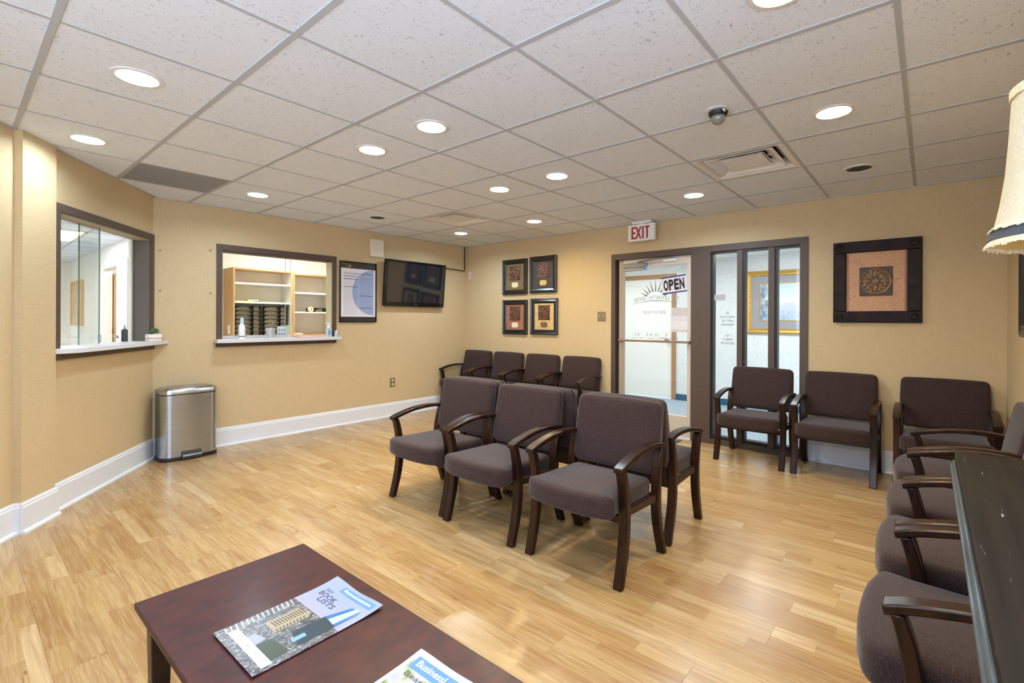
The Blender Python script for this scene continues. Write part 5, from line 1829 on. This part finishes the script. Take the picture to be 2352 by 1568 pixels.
# ------------------------------------------------------------------ tall black side table with lamp, right foreground
ZT2 = 1.0
bt = empty('side_table', (.80, -.235, 0), 0, 'tall black side table with a worn moulded edge, right foreground', 'table')
xa, xb, ya, yb = -.60, .600, -.180, .190
tp_ = [(xa, ya), (xb + .030, ya), (xb + .004, yb - .030), (xb - .010, yb), (xa, yb)]
B().prism(tp_, .984, 1.0).obj('top', M_blackwood, bt, bevel=.002)
for ins, z0, z1 in ((-.0035, .9745, .9835), (-.0080, .9655, .974), (-.0035, .957, .965), (.004, .945, .9565)):
    B().prism([(p[0] - (ins if p[0] > 0 else -ins), p[1] - (ins if p[1] > 0 else -ins)) for p in tp_], z0, z1).obj('edge_moulding', M_blackedge, bt, bevel=.002)
AP = M('black_lacquer', srgb(28, 25, 24), .4)
B().box(xa + .06, xb - .05, yb - .085, yb - .065, .83, .945).obj('apron', AP, bt)
B().box(xa + .06, xb - .05, ya + .03, ya + .05, .83, .945).obj('apron', AP, bt)
for sx_ in (xa + .06, xb - .10):
    for sy_ in (ya + .02, yb - .11):
        B().box(sx_, sx_ + .045, sy_, sy_ + .045, 0, .945).obj('leg', AP, bt, bevel=.004)
B().box(xa + .06, xb - .06, ya + .03, yb - .075, .22, .24).obj('shelf', AP, bt)

lp = empty('table_lamp', (1.190, -.215, ZT2), 0, 'table lamp with a cream linen shade standing on the tall black table', 'lamp')
lathe_part('base', [(0, 0.0005), (.070, .0005), (.072, .012), (.050, .022), (.030, .035), (.022, .06), (.034, .10), (.046, .15), (.040, .20), (.020, .25), (.014, .27), (.018, .285), (.010, .30), (.008, .43), (0, .43)], M('lamp_bronze', srgb(70, 56, 44), .35, .4), lp, 24)
zb, zt = .412, .686
prof = [(.1340, zb + .008), (.1262, zb + .034), (.1183, zb + .076), (.1112, zb + .130), (.1072, zb + .185), (.1046, zb + .235), (.1032, zt - .012)]
sh = B().lathe(prof + [(r - .003, z) for r, z in reversed(prof)] + [prof[0]], 56, cap=False).obj('lamp_shade', M_shade, lp, smooth=True, angle=50)
B().lathe([(r - .0034, z) for r, z in prof], 56, cap=False).obj('shade_lining', M_shade_in, lp, smooth=True)
tag(B().lathe([(.1036, zt - .016), (.1062, zt - .015), (.1064, zt), (.1020, zt + .001), (.1005, zt - .014), (.1036, zt - .016)], 56, cap=False).obj('top_binding', M_fringe, lp, smooth=True), 'cream bound top rim')
tag(B().lathe([(.1275, zb + .031), (.1297, zb + .031), (.1338, zb + .014), (.1318, zb + .013)], 56, cap=False).obj('trim_band', M_slate, lp, smooth=True), 'dark slate woven trim band')
random.seed(5)
for (rr, z0, hh, nm, lab) in ((.1282, zb + .037, .007, 'fringe', 'cream fringe above the dark band'), (.1342, zb + .011, .010, 'fringe', 'cream fringe along the lower rim')):
    fb = B()
    n = 190
    for k in range(n):
        a = 2 * PI * k / n
        da = 2 * PI / n * .46
        h_ = hh * random.uniform(.75, 1.15)
        o_ = random.uniform(-.001, .0025)
        vs = []
        for (aa, r_, z_) in ((a - da, rr, z0), (a + da, rr, z0), (a + da * .9, rr + .004 + o_, z0 - h_), (a - da * .9, rr + .004 + o_, z0 - h_)):
            vs.append((r_ * math.cos(aa), r_ * math.sin(aa), z_))
        vs += [(v[0] * (1 - .002 / rr), v[1] * (1 - .002 / rr), v[2]) for v in vs]
        fb.hexa([vs[i] for i in (3, 2, 6, 7, 0, 1, 5, 4)])
    o = fb.obj(nm, M_fringe, lp)
    tag(o, lab, kind='stuff')
sp_ = B()
for k in range(3):
    a = 2 * PI * k / 3
    sp_.tube([(0, 0, zt - .02), (.095 * math.cos(a), .095 * math.sin(a), zt - .012)], .002, 6)
sp_.obj('spider', M_brass, lp)
lathe_part('bulb', [(0, .43), (.013, .432), (.014, .46), (.030, .50), (.030, .52), (.018, .542), (0, .548)], M('frosted_bulb', srgb(236, 232, 220), .3), lp, 18)
